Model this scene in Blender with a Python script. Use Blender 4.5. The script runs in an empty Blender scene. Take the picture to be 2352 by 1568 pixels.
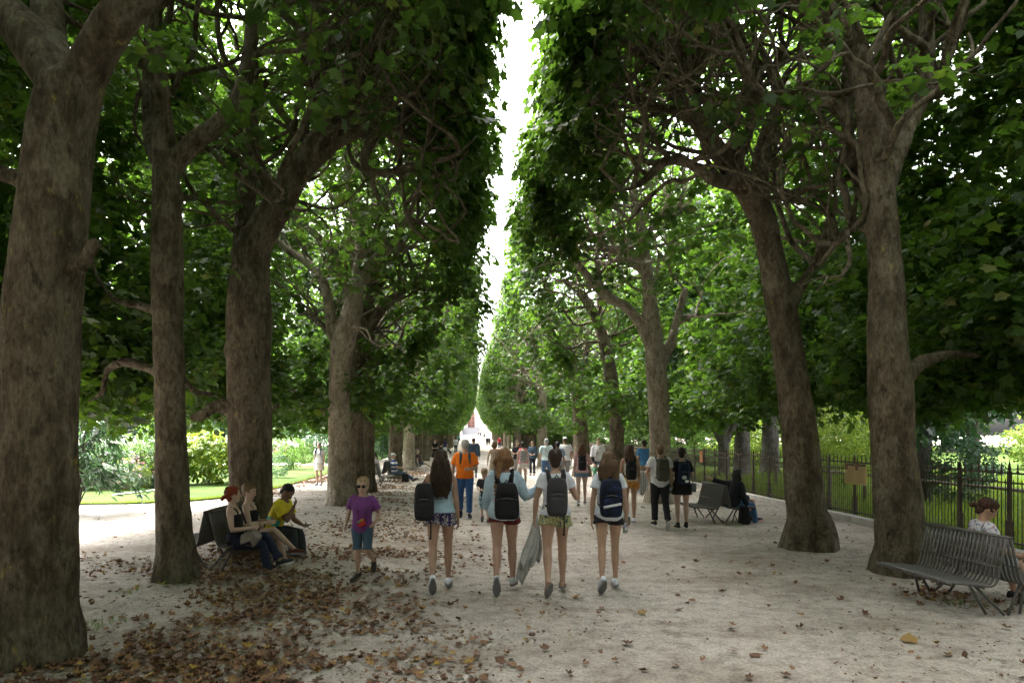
import bpy, bmesh, math, random
import numpy as np
from mathutils import Vector, Matrix, noise as mnoise

scene = bpy.context.scene
COL = scene.collection
rnd = random.Random(7)
R = math.radians

# ------------------------------------------------------------------ camera
CAM_H = 1.886
cam_d = bpy.data.cameras.new('camera')
cam = bpy.data.objects.new('camera', cam_d)
COL.objects.link(cam)
cam.location = (0, 0, CAM_H)
cam.rotation_euler = (R(90), 0, 0)
cam_d.sensor_width = 36.0
cam_d.lens = 24.0
cam_d.shift_x = 0.0387
cam_d.shift_y = 0.0922
cam_d.clip_start = 0.05
cam_d.clip_end = 3000
scene.camera = cam

# ------------------------------------------------------------------ world, sun, exposure
SUN_EL, SUN_AZ = R(58), R(-62)          # azimuth measured from +Y towards +X
world = bpy.data.worlds.new('World')
scene.world = world
world.use_nodes = True
wn = world.node_tree
bg = wn.nodes['Background']
sky = wn.nodes.new('ShaderNodeTexSky')
sky.sky_type = 'NISHITA'
sky.sun_disc = False
sky.sun_elevation = SUN_EL
sky.sun_rotation = SUN_AZ
sky.air_density = 1.0
sky.dust_density = 8.0
sky.ozone_density = 1.0
hs = wn.nodes.new('ShaderNodeHueSaturation')
hs.inputs['Saturation'].default_value = 0.16
wn.links.new(sky.outputs[0], hs.inputs['Color'])
wn.links.new(hs.outputs[0], bg.inputs['Color'])
bg.inputs['Strength'].default_value = 0.15

sun_d = bpy.data.lights.new('sun', 'SUN')
sun_d.energy = 0.9
sun_d.angle = R(20)
sun_d.color = (1.0, 0.95, 0.88)
sun = bpy.data.objects.new('sun', sun_d)
COL.objects.link(sun)
sv = Vector((math.sin(SUN_AZ) * math.cos(SUN_EL), math.cos(SUN_AZ) * math.cos(SUN_EL), math.sin(SUN_EL)))
sun.rotation_euler = sv.to_track_quat('Z', 'Y').to_euler()
sun.location = sv * 60

scene.view_settings.view_transform = 'Standard'
scene.view_settings.look = 'None'
scene.view_settings.exposure = 3.65
scene.view_settings.gamma = 1.0
scene.cycles.use_denoising = True
scene.cycles.denoiser = 'OPENIMAGEDENOISE'
scene.cycles.denoising_input_passes = 'RGB_ALBEDO_NORMAL'
scene.cycles.denoising_prefilter = 'NONE'
scene.cycles.max_bounces = 7
scene.cycles.diffuse_bounces = 4
scene.cycles.glossy_bounces = 2
scene.cycles.transmission_bounces = 4
scene.cycles.transparent_max_bounces = 4
scene.cycles.caustics_reflective = False
scene.cycles.caustics_refractive = False
scene.cycles.sample_clamp_indirect = 6.0

# ------------------------------------------------------------------ helpers
FP = 1568.8                      # focal length in units of the 2352 px wide survey of the place
def gp(x, y):                    # survey pixel of a ground contact -> ground point
    z = CAM_H * FP / (y - 1000.0)
    return ((x - 1085.0) / FP * z, z)
def wp(x, y, Y):                 # survey pixel at depth Y -> world point
    return Vector(((x - 1085.0) / FP * Y, Y, CAM_H - (y - 1000.0) / FP * Y))

def tag(o, label=None, cat=None, group=None, kind=None):
    if label: o['label'] = label
    if cat: o['category'] = cat
    if group: o['group'] = group
    if kind: o['kind'] = kind
    return o
def empty(name, loc=(0, 0, 0), rz=0.0):
    o = bpy.data.objects.new(name, None)
    o.empty_display_size = 0.2
    COL.objects.link(o)
    o.location = loc
    o.rotation_euler = (0, 0, rz)
    return o
def link(name, me, mat=None, parent=None):
    o = bpy.data.objects.new(name, me)
    COL.objects.link(o)
    if mat is not None and len(me.materials) == 0: me.materials.append(mat)
    if parent is not None: o.parent = parent
    return o
def copy_tree(o, parent=None):
    c = o.copy(); COL.objects.link(c)
    c.parent = parent
    for ch in o.children: copy_tree(ch, c)
    return c
def shade(me):
    me.polygons.foreach_set('use_smooth', [True] * len(me.polygons))
    me.update()
    return me

class MB:
    """collects pieces of one mesh"""
    def __init__(s): s.v = []; s.f = []
    def add(s, v, f):
        n = len(s.v); s.v.extend([tuple(p) for p in v]); s.f.extend([tuple(i + n for i in q) for q in f])
    def box(s, c, d, rot=None, taper=1.0):
        c = Vector(c); hx, hy, hz = d[0] / 2, d[1] / 2, d[2] / 2
        v = []
        for z in (-1, 1):
            t = taper if z > 0 else 1.0
            for x, y in ((-1, -1), (1, -1), (1, 1), (-1, 1)):
                p = Vector((x * hx * t, y * hy * t, z * hz))
                if rot is not None: p = rot @ p
                v.append(c + p)
        s.add(v, [(3, 2, 1, 0), (4, 5, 6, 7), (0, 1, 5, 4), (1, 2, 6, 5), (2, 3, 7, 6), (3, 0, 4, 7)])
    def rings(s, rings, cap=True):
        """rings: list of equal-length point lists"""
        n = len(rings[0]); v = [p for r in rings for p in r]; f = []
        for i in range(len(rings) - 1):
            a, b = i * n, (i + 1) * n
            for j in range(n):
                k = (j + 1) % n
                f.append((a + j, a + k, b + k, b + j))
        if cap:
            f.append(tuple(range(n - 1, -1, -1))); b = (len(rings) - 1) * n
            f.append(tuple(range(b, b + n)))
        s.add(v, f)
    def tube(s, pts, rad, seg=8, cap=True, up=None):
        pts = [Vector(p) for p in pts]
        if not isinstance(rad, (list, tuple)): rad = [rad] * len(pts)
        t0 = (pts[1] - pts[0]).normalized()
        a = Vector(up) if up else (Vector((0, 0, 1)) if abs(t0.z) < 0.9 else Vector((1, 0, 0)))
        rs = []
        for i, p in enumerate(pts):
            t = (pts[min(i + 1, len(pts) - 1)] - pts[max(i - 1, 0)])
            if t.length < 1e-9: t = t0
            t = t.normalized()
            a = (a - t * a.dot(t))
            if a.length < 1e-6: a = t.orthogonal()
            a.normalize(); b = t.cross(a)
            r = rad[i]
            rx, ry = r if isinstance(r, (tuple, list)) else (r, r)
            rs.append([p + a * math.cos(2 * math.pi * k / seg) * rx + b * math.sin(2 * math.pi * k / seg) * ry for k in range(seg)])
        s.rings(rs, cap)
    def ell(s, c, r, seg=10, rin=7, rot=None):
        c = Vector(c); rs = []
        for i in range(rin):
            th = math.pi * (i + 0.5) / rin
            ring = []
            for k in range(seg):
                p = Vector((math.sin(th) * math.cos(2 * math.pi * k / seg) * r[0], math.sin(th) * math.sin(2 * math.pi * k / seg) * r[1], -math.cos(th) * r[2]))
                if rot is not None: p = rot @ p
                ring.append(c + p)
            rs.append(ring)
        s.rings(rs, True)
    def mesh(s, name, smooth=False):
        me = bpy.data.meshes.new(name)
        me.from_pydata(s.v, [], s.f)
        if smooth: shade(me)
        else: me.update()
        return me
    def build(s, name, mat=None, parent=None, smooth=False):
        return link(name, s.mesh(name, smooth), mat, parent)

def np_mesh(name, V, loops, starts, totals, smooth=False):
    me = bpy.data.meshes.new(name)
    me.vertices.add(len(V)); me.vertices.foreach_set('co', np.ascontiguousarray(V, dtype=np.float32).ravel())
    me.loops.add(len(loops)); me.loops.foreach_set('vertex_index', np.ascontiguousarray(loops, dtype=np.int32))
    me.polygons.add(len(starts)); me.polygons.foreach_set('loop_start', np.ascontiguousarray(starts, dtype=np.int32))
    me.update(calc_edges=True)
    if smooth: shade(me)
    return me
def tri_mesh(name, V, T, smooth=False):
    T = np.asarray(T, dtype=np.int32)
    return np_mesh(name, V, T.ravel(), np.arange(len(T)) * 3, None, smooth)

TMP = bpy.data.scenes.new('workbench')
def bake(me, voxel=None, smooth=0, dec=None, name=None):
    """unite overlapping closed shells into one continuous skin"""
    o = bpy.data.objects.new('tmp', me); TMP.collection.objects.link(o)
    if voxel:
        m = o.modifiers.new('r', 'REMESH'); m.mode = 'VOXEL'; m.voxel_size = voxel
    if smooth:
        m = o.modifiers.new('s', 'SMOOTH'); m.iterations = smooth; m.factor = 0.5
    if dec:
        m = o.modifiers.new('d', 'DECIMATE'); m.ratio = dec
    with bpy.context.temp_override(scene=TMP, view_layer=TMP.view_layers[0]):
        dg = bpy.context.evaluated_depsgraph_get(); dg.update()
        out = bpy.data.meshes.new_from_object(o.evaluated_get(dg))
    out.name = name or me.name
    bpy.data.objects.remove(o); bpy.data.meshes.remove(me)
    return shade(out)
def get_co(me):
    a = np.empty(len(me.vertices) * 3, dtype=np.float32); me.vertices.foreach_get('co', a); return a.reshape(-1, 3)
def set_co(me, a):
    me.vertices.foreach_set('co', np.ascontiguousarray(a, dtype=np.float32).ravel()); me.update()
def get_no(me):
    a = np.empty(len(me.vertices) * 3, dtype=np.float32); me.vertices.foreach_get('normal', a); return a.reshape(-1, 3)

def hash3(ix, iy, iz, seed=0):
    h = (ix.astype(np.int64) * 374761393 + iy.astype(np.int64) * 668265263 + iz.astype(np.int64) * 2147483647 + seed * 974634777) & 0xffffffff
    h = ((h ^ (h >> 13)) * 1274126177) & 0xffffffff
    return ((h ^ (h >> 16)) & 0xffff) / 65535.0
def vnoise(P, scale=1.0, seed=0):
    """value noise in [-1,1] for an (n,3) array"""
    P = np.asarray(P, dtype=np.float64) * scale + 1000.0
    I = np.floor(P).astype(np.int64); F = P - I; F = F * F * (3 - 2 * F)
    r = 0
    for dx in (0, 1):
        for dy in (0, 1):
            for dz in (0, 1):
                w = (F[:, 0] if dx else 1 - F[:, 0]) * (F[:, 1] if dy else 1 - F[:, 1]) * (F[:, 2] if dz else 1 - F[:, 2])
                r = r + w * hash3(I[:, 0] + dx, I[:, 1] + dy, I[:, 2] + dz, seed)
    return r * 2 - 1

# ------------------------------------------------------------------ materials
def rgba(c): return (c[0], c[1], c[2], 1.0)
class NT:
    def __init__(s, name):
        s.m = bpy.data.materials.new(name); s.m.use_nodes = True
        s.t = s.m.node_tree; s.b = s.t.nodes['Principled BSDF']; s.out = s.t.nodes['Material Output']
    def n(s, typ, **kw):
        nd = s.t.nodes.new(typ)
        for k, v in kw.items():
            if k in nd.inputs: nd.inputs[k].default_value = v
            else: setattr(nd, k, v)
        return nd
    def l(s, a, b): s.t.links.new(a, b)
    def coords(s, kind='Object', scale=(1, 1, 1)):
        tc = s.n('ShaderNodeTexCoord'); mp = s.n('ShaderNodeMapping'); mp.inputs['Scale'].default_value = scale
        s.l(tc.outputs[kind], mp.inputs['Vector']); return mp.outputs[0]
    def noise(s, vec, scale, detail=4, rough=0.6):
        nd = s.n('ShaderNodeTexNoise'); nd.inputs['Scale'].default_value = scale; nd.inputs['Detail'].default_value = detail; nd.inputs['Roughness'].default_value = rough
        if vec is not None: s.l(vec, nd.inputs['Vector'])
        return nd.outputs['Fac']
    def ramp(s, fac, stops):
        nd = s.n('ShaderNodeValToRGB'); e = nd.color_ramp.elements
        while len(e) < len(stops): e.new(0.5)
        for i, (p, c) in enumerate(stops):
            e[i].position = p; e[i].color = rgba(c) if len(c) == 3 else c
        s.l(fac, nd.inputs['Fac']); return nd.outputs['Color']
    def mix(s, fac, a, b, blend='MIX'):
        nd = s.n('ShaderNodeMix'); nd.data_type = 'RGBA'; nd.blend_type = blend
        for sock, val in ((nd.inputs[0], fac), (nd.inputs[6], a), (nd.inputs[7], b)):
            if hasattr(val, 'is_output'): s.l(val, sock)
            elif isinstance(val, (int, float)): sock.default_value = val
            else: sock.default_value = rgba(val)
        return nd.outputs[2]
    def bump(s, h, strength=0.3, dist=0.02):
        nd = s.n('ShaderNodeBump'); nd.inputs['Strength'].default_value = strength; nd.inputs['Distance'].default_value = dist
        s.l(h, nd.inputs['Height']); s.l(nd.outputs[0], s.b.inputs['Normal'])
    def base(s, c):
        if hasattr(c, 'is_output'): s.l(c, s.b.inputs['Base Color'])
        else: s.b.inputs['Base Color'].default_value = rgba(c)
    def fin(s, rough=0.7, metal=0.0, spec=0.5):
        s.b.inputs['Roughness'].default_value = rough; s.b.inputs['Metallic'].default_value = metal
        s.b.inputs['Specular IOR Level'].default_value = spec
        return s.m

_mc = {}
def cloth(c, var=0.25, scale=60, rough=0.85):
    key = ('cloth', tuple(c), var, scale)
    if key in _mc: return _mc[key]
    t = NT('fabric'); v = t.coords()
    f = t.noise(v, scale, 3); g = t.noise(v, 9, 2)
    lo = tuple(x * (1 - var) for x in c); hi = tuple(min(1, x * (1 + var)) for x in c)
    t.base(t.mix(0.5, t.ramp(f, [(0.3, lo), (0.7, hi)]), t.ramp(g, [(0.3, lo), (0.7, hi)])))
    t.bump(f, 0.25, 0.004)
    _mc[key] = t.fin(rough, spec=0.25); return _mc[key]
def plain(c, rough=0.5, metal=0.0, name='paint', spec=0.5, var=0.12, scale=25):
    key = ('plain', tuple(c), rough, metal)
    if key in _mc: return _mc[key]
    t = NT(name); f = t.noise(t.coords(), scale, 4)
    t.base(t.ramp(f, [(0.3, tuple(x * (1 - var) for x in c)), (0.7, tuple(min(1, x * (1 + var)) for x in c))]))
    t.bump(f, 0.06, 0.005)
    _mc[key] = t.fin(rough, metal, spec); return _mc[key]

def leaf_mat(name, stops, trans, tmix=0.35, rough=0.45):
    t = NT(name)
    g = t.n('ShaderNodeNewGeometry')
    c = t.ramp(g.outputs['Random Per Island'], stops)
    t.base(c)
    t.b.inputs['Roughness'].default_value = rough
    t.b.inputs['Specular IOR Level'].default_value = 0.35
    tr = t.n('ShaderNodeBsdfTranslucent')
    tc = t.mix(0.6, c, trans)
    t.l(tc, tr.inputs['Color'])
    ms = t.n('ShaderNodeMixShader'); ms.inputs[0].default_value = tmix
    t.l(t.b.outputs[0], ms.inputs[1]); t.l(tr.outputs[0], ms.inputs[2])
    t.l(ms.outputs[0], t.out.inputs['Surface'])
    return t.m

def bark_mat(name, dark, mid, light, lichen=0.35):
    t = NT(name)
    v = t.coords('Object', (1, 1, 0.45))
    a = t.noise(v, 5.0, 7, 0.7)
    c = t.ramp(a, [(0.33, dark), (0.46, mid), (0.57, light), (0.68, dark)])
    v2 = t.coords('Object', (1, 1, 0.7))
    vo = t.n('ShaderNodeTexVoronoi'); vo.inputs['Scale'].default_value = 9.0
    nz = t.noise(v2, 5, 4); wob = t.n('ShaderNodeMix'); wob.data_type = 'VECTOR'; 
    t.l(v2, vo.inputs['Vector'])
    pl = t.ramp(vo.outputs['Distance'], [(0.10, (1, 1, 1)), (0.32, (0, 0, 0))])
    patch = t.noise(v2, 2.0, 5, 0.7)
    msk = t.ramp(patch, [(0.56, (0, 0, 0)), (0.66, (1, 1, 1))])
    c = t.mix(msk, c, tuple(x * 1.25 for x in light))
    p3 = t.noise(v2, 7.5, 5, 0.65)
    m3 = t.ramp(p3, [(0.64, (0, 0, 0)), (0.70, (1, 1, 1))])
    ml = t.n('ShaderNodeMath', operation='MULTIPLY'); t.l(m3, ml.inputs[0]); ml.inputs[1].default_value = lichen
    c = t.mix(ml.outputs[0], c, (0.42, 0.33, 0.06))
    fine = t.noise(t.coords('Object', (1, 1, 0.35)), 34, 5, 0.7)
    c = t.mix(0.75, c, t.ramp(fine, [(0.36, (0.45, 0.43, 0.41)), (0.6, (1, 1, 1))]), 'MULTIPLY')
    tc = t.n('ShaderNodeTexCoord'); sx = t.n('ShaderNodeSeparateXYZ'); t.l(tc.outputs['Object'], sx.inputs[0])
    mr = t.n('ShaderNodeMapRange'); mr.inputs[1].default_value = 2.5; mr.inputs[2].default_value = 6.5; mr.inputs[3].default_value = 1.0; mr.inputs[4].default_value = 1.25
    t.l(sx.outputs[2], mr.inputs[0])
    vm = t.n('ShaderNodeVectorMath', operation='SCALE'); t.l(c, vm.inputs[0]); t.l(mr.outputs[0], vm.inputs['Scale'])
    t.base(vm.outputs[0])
    ad = t.n('ShaderNodeMath', operation='ADD'); t.l(fine, ad.inputs[0]); t.l(a, ad.inputs[1])
    ad2 = t.n('ShaderNodeMath', operation='ADD'); t.l(ad.outputs[0], ad2.inputs[0]); t.l(pl, ad2.inputs[1])
    t.bump(ad2.outputs[0], 0.9, 0.035)
    return t.fin(0.88, spec=0.2)

M = {}
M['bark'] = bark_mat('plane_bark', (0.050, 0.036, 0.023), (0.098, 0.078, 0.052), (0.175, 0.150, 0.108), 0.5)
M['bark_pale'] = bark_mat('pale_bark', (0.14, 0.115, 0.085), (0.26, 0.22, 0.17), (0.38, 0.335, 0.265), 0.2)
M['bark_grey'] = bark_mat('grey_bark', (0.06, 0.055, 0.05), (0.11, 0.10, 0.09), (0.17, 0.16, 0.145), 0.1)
M['leaf'] = leaf_mat('plane_leaf', [(0.0, (0.014, 0.035, 0.008)), (0.5, (0.028, 0.064, 0.012)), (0.90, (0.055, 0.104, 0.018)), (0.992, (0.14, 0.13, 0.02))], (0.16, 0.32, 0.022), 0.44)
M['leaf_lime'] = leaf_mat('lime_leaf', [(0.0, (0.06, 0.12, 0.012)), (0.6, (0.11, 0.19, 0.02)), (1.0, (0.23, 0.25, 0.03))], (0.34, 0.46, 0.04), 0.40)
M['leaf_blue'] = leaf_mat('bluish_leaf', [(0.0, (0.020, 0.055, 0.025)), (1.0, (0.055, 0.11, 0.055))], (0.12, 0.26, 0.07), 0.30, 0.35)
M['leaf_mid'] = leaf_mat('garden_leaf', [(0.0, (0.035, 0.085, 0.015)), (1.0, (0.10, 0.18, 0.035))], (0.22, 0.40, 0.05), 0.38)
M['leaf_silver'] = leaf_mat('silver_leaf', [(0.0, (0.07, 0.11, 0.075)), (1.0, (0.14, 0.19, 0.14))], (0.25, 0.35, 0.2), 0.25)
M['flower'] = leaf_mat('petal', [(0.0, (0.35, 0.08, 0.25)), (0.35, (0.30, 0.22, 0.5)), (0.6, (0.65, 0.30, 0.08)), (0.8, (0.45, 0.38, 0.34)), (1.0, (0.55, 0.10, 0.10))], (0.6, 0.4, 0.3), 0.3)
M['dead_leaf'] = leaf_mat('dead_leaf', [(0.0, (0.070, 0.036, 0.022)), (0.45, (0.155, 0.080, 0.044)), (0.8, (0.25, 0.135, 0.070)), (0.95, (0.30, 0.18, 0.06)), (1.0, (0.42, 0.28, 0.05))], (0.25, 0.12, 0.04), 0.10, 0.7)
M['ochre_leaf'] = leaf_mat('ochre_leaf', [(0.0, (0.28, 0.17, 0.05)), (1.0, (0.34, 0.21, 0.06))], (0.3, 0.18, 0.05), 0.15, 0.6)
# ------------------------------------------------------------------ ground
def hill(Y):
    return np.interp(Y, [0, 140, 215, 400], [0, 0, 2.0, 2.0])
def ground_mat():
    t = NT('sandy_gravel')
    v = t.coords()
    a = t.noise(t.coords('Object', (.7, 1.3, 1)), 0.55, 6, 0.68); b = t.noise(v, 5.0, 6, 0.72); c = t.noise(v, 38, 5, 0.75); d = t.noise(v, 160, 2, 0.6)
    col = t.ramp(a, [(0.36, (0.43, 0.372, 0.315)), (0.50, (0.585, 0.53, 0.47)), (0.68, (0.68, 0.63, 0.57))])
    col = t.mix(0.75, col, t.ramp(b, [(0.34, (0.50, 0.46, 0.43)), (0.52, (0.95, 0.94, 0.93)), (0.7, (1.1, 1.1, 1.1))]), 'MULTIPLY')
    col = t.mix(0.7, col, t.ramp(c, [(0.36, (0.50, 0.47, 0.45)), (0.54, (1, 1, 1)), (0.72, (1.2, 1.2, 1.2))]), 'MULTIPLY')
    col = t.mix(0.35, col, t.ramp(d, [(0.35, (0.4, 0.38, 0.36)), (0.6, (1, 1, 1))]), 'MULTIPLY')
    # scattered bigger grit
    vo = t.n('ShaderNodeTexVoronoi'); vo.inputs['Scale'].default_value = 26; t.l(v, vo.inputs['Vector'])
    spk = t.ramp(vo.outputs['Distance'], [(0.06, (1, 1, 1)), (0.13, (0, 0, 0))])
    col = t.mix(spk, col, t.ramp(b, [(0.4, (0.20, 0.16, 0.13)), (0.6, (0.55, 0.52, 0.48))]))
    t.base(col)
    ad = t.n('ShaderNodeMath', operation='ADD'); t.l(c, ad.inputs[0]); t.l(b, ad.inputs[1])
    ad2 = t.n('ShaderNodeMath', operation='ADD'); t.l(ad.outputs[0], ad2.inputs[0]); t.l(d, ad2.inputs[1])
    t.bump(ad2.outputs[0], 0.8, 0.02)
    return t.fin(0.95, spec=0.15)
M['ground'] = ground_mat()
def grass_mat():
    t = NT('lawn')
    v = t.coords(); a = t.noise(v, 0.5, 4); b = t.noise(v, 14, 4, 0.7); c = t.noise(v, 90, 3, 0.7)
    col = t.ramp(a, [(0.35, (0.050, 0.088, 0.018)), (0.65, (0.085, 0.128, 0.028))])
    col = t.mix(0.5, col, t.ramp(b, [(0.3, (0.55, 0.6, 0.5)), (0.65, (1, 1, 0.9))]), 'MULTIPLY')
    col = t.mix(0.6, col, t.ramp(c, [(0.3, (0.4, 0.45, 0.4)), (0.65, (1, 1, 1))]), 'MULTIPLY')
    t.base(col); t.bump(c, 0.8, 0.03)
    return t.fin(0.9, spec=0.1)
M['lawn'] = grass_mat()

xs = np.unique(np.concatenate([[-900, -400, -150, -80, -50], np.arange(-40, -9, 1.0), np.arange(-9, 9.6, 0.16), np.arange(10, 40, 1.5), [50, 80, 150, 400, 900]]))
ys = np.unique(np.concatenate([[-300, -60, -25, -10, -4, 0], np.arange(2, 22, 0.16), np.arange(22, 60, 0.5), np.arange(60, 235, 5), [250, 300, 400, 700, 1500]]))
GX, GY = np.meshgrid(xs, ys)
P = np.stack([GX.ravel(), GY.ravel(), np.zeros(GX.size)], 1)
def relief(P):
    q = P.copy(); q[:, 2] = 0
    near = np.clip(1 - np.abs(q[:, 0]) / 14, 0, 1)
    return (vnoise(q, 0.45, 1) * 0.012 + vnoise(q, 1.7, 2) * 0.009 + vnoise(q, 4.0, 3) * 0.007) * near - 0.012
P[:, 2] = hill(P[:, 1]) + relief(P)
nx, ny = len(xs), len(ys)
ii, jj = np.meshgrid(np.arange(nx - 1), np.arange(ny - 1))
q0 = (jj * nx + ii).ravel()
Q = np.stack([q0, q0 + 1, q0 + nx + 1, q0 + nx], 1)
g_me = np_mesh('ground', P, Q.ravel(), np.arange(len(Q)) * 4, None, True)
tag(link('ground', g_me, M['ground']), 'pale sandy gravel of the tree alley', kind='structure')

def slab(name, poly, z0, z1, mat, bevel=0.03):
    bm = bmesh.new()
    vs = [bm.verts.new((x, y, z0)) for x, y in poly]
    f = bm.faces.new(vs)
    r = bmesh.ops.extrude_face_region(bm, geom=[f])
    for e in r['geom']:
        if isinstance(e, bmesh.types.BMVert): e.co.z = z1
    bmesh.ops.recalc_face_normals(bm, faces=bm.faces)
    me = bpy.data.meshes.new(name); bm.to_mesh(me); bm.free()
    return link(name, me, mat)
lawn_l = [(-70, 18.3), (-13, 18.6), (-9.6, 18.9), (-8.2, 19.6), (-7.5, 20.8), (-7.15, 22.5), (-7.0, 25), (-7.3, 40), (-7.6, 120), (-70, 120)]
tag(slab('lawn', lawn_l, -0.05, 0.035, M['lawn']), 'sunlit mown lawn of the flower garden', kind='structure')
tag(slab('grass_ground', [(8.62, -2), (90, -2), (90, 150), (8.62, 150)], -0.05, 0.06, M['lawn']), 'rough grass behind the iron railing', kind='structure')
# far plaza before the steps
t = NT('pale_paving'); f = t.noise(t.coords(), 0.6, 4)
t.base(t.ramp(f, [(0.3, (0.42, 0.40, 0.37)), (0.7, (0.52, 0.50, 0.47))])); M['plaza'] = t.fin(0.8)
mb = MB()
zz = [192, 200, 207, 215, 230]
mb.add([(x, y, float(hill(y)) + 0.03) for y in zz for x in (-30, 30)], [(2 * i, 2 * i + 1, 2 * i + 3, 2 * i + 2) for i in range(len(zz) - 1)])
tag(mb.build('plaza', M['plaza']), 'bright pale forecourt at the end of the alley', kind='structure')
# garden path strip in the left flower garden
mb = MB(); mb.add([(-45, 44, .045), (-9, 43, .045), (-9, 46.5, .045), (-45, 47.5, .045)], [(0, 1, 2, 3)])
tag(mb.build('garden_path', M['ground']), 'pale path crossing the flower garden', kind='structure')

# kerb of pale stone blocks under the railing
t = NT('kerb_stone'); v = t.coords(); f = t.noise(v, 4, 5); g2 = t.noise(v, 40, 4)
c = t.ramp(f, [(0.3, (0.30, 0.28, 0.25)), (0.7, (0.46, 0.44, 0.40))])
t.base(t.mix(0.4, c, t.ramp(g2, [(0.3, (0.5, 0.5, 0.5)), (0.7, (1, 1, 1))]), 'MULTIPLY')); t.bump(g2, 0.3, 0.006); M['kerb'] = t.fin(0.85)
kerb = empty('kerb', (8.42, 4, 0)); tag(kerb, 'low kerb of pale stone blocks at the foot of the iron railing', kind='structure')
def bev_box(name, d, b=0.012, seg=2):
    bm = bmesh.new(); bmesh.ops.create_cube(bm, size=1)
    for v_ in bm.verts: v_.co = Vector((v_.co.x * d[0], v_.co.y * d[1], v_.co.z * d[2]))
    bmesh.ops.bevel(bm, geom=bm.edges[:], offset=b, segments=seg, profile=0.7, affect='EDGES')
    me = bpy.data.meshes.new(name); bm.to_mesh(me); bm.free(); return me
kb = bev_box('kerb_stone', (0.24, 0.985, 0.26))
y = 0.0
for i in range(60):
    o = link('kerb_stone', kb, M['kerb'], kerb)
    o.location = (rnd.uniform(-.006, .006), y + 0.5, 0.0 + rnd.uniform(-.008, .008)); o.rotation_euler = (0, rnd.uniform(-.02, .02), rnd.uniform(-.006, .006)); y += 1.0
o = MB(); o.box((0, 30 + 62, 0.0), (0.24, 63.5, 0.24)); far_k = o.build('far_kerb_run', M['kerb'], kerb)

# ------------------------------------------------------------------ foliage generators
TM_PLANE = (np.array([(0, 0, 0), (.46, .00, -.07), (.36, .28, .06), (.60, .58, -.12), (.29, .62, .05), (0, 1.04, -.20), (-.29, .62, .05), (-.60, .58, -.12), (-.36, .28, .06), (-.46, .00, -.07), (0, .34, .0)]),
            [(10, i, (i + 1) % 10) for i in range(10)])
TM_OVAL = (np.array([(0, 0, 0), (.28, .35, .08), (.2, .75, .03), (0, 1, -.12), (-.2, .75, .03), (-.28, .35, .08)]), [(0, 1, 2), (0, 2, 3), (0, 3, 4), (0, 4, 5)])
TM_LANCE = (np.array([(0, 0, 0), (.13, .4, .05), (0, 1, -.25), (-.13, .4, .05)]), [(0, 1, 2), (0, 2, 3)])
def leaves(P, N, D, S, tm, rg):
    """P points, N normals, D tip directions, S sizes"""
    tv, tf = tm; n = len(P)
    N = N / (np.linalg.norm(N, axis=1, keepdims=True) + 1e-9)
    D = D - N * np.sum(D * N, 1, keepdims=True)
    D = D / (np.linalg.norm(D, axis=1, keepdims=True) + 1e-9)
    X = np.cross(D, N)
    fold = rg.uniform(-0.6, 1.8, n)[:, None, None]
    t = np.repeat(tv[None], n, 0).copy(); t[:, :, 2:3] *= fold
    V = P[:, None, :] + (X[:, None, :] * t[:, :, 0:1] + D[:, None, :] * t[:, :, 1:2] + N[:, None, :] * t[:, :, 2:3]) * S[:, None, None]
    T = (np.array(tf)[None] + (np.arange(n) * len(tv))[:, None, None]).reshape(-1, 3)
    return V.reshape(-1, 3), T
def clump_points(C, n_per, rad, rg, flat=0.7):
    n = len(C) * n_per
    d = rg.normal(size=(n, 3)); d /= np.linalg.norm(d, axis=1, keepdims=True)
    r = rad * rg.uniform(0.15, 1, n) ** 0.5
    off = d * r[:, None]; off[:, 2] *= flat
    return np.repeat(C, n_per, 0) + off, d
def bush_mesh(name, seed, r, n_cl, n_per, cl_r, size, tm=TM_OVAL, hollow=0.55, droop=0.4, zmin=0.05, bump=0.18):
    rg = np.random.default_rng(seed)
    d = rg.normal(size=(n_cl * 3, 3)); d /= np.linalg.norm(d, axis=1, keepdims=True)
    rr = rg.uniform(hollow ** 3, 1, len(d)) ** (1 / 3)
    rr *= 1 + bump * vnoise(d, 2.2, seed)
    C = d * rr[:, None] * np.array(r)
    C[:, 2] += r[2]
    C = C[C[:, 2] > zmin][:n_cl]
    P, dd = clump_points(C, n_per, cl_r, rg)
    P[:, 2] = np.maximum(P[:, 2], 0.02)
    out = (P - np.array([0, 0, r[2]])) / np.array(r)
    N = out * 0.6 + dd * 0.4 + np.array([0, 0, 0.7]) + rg.normal(size=P.shape) * 0.45
    D = out * 0.6 + rg.normal(size=P.shape) * 0.5 + np.array([0, 0, -droop])
    V, T = leaves(P, N, D, size * rg.uniform(0.65, 1.25, len(P)), tm, rg)
    return tri_mesh(name, V, T)
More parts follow.
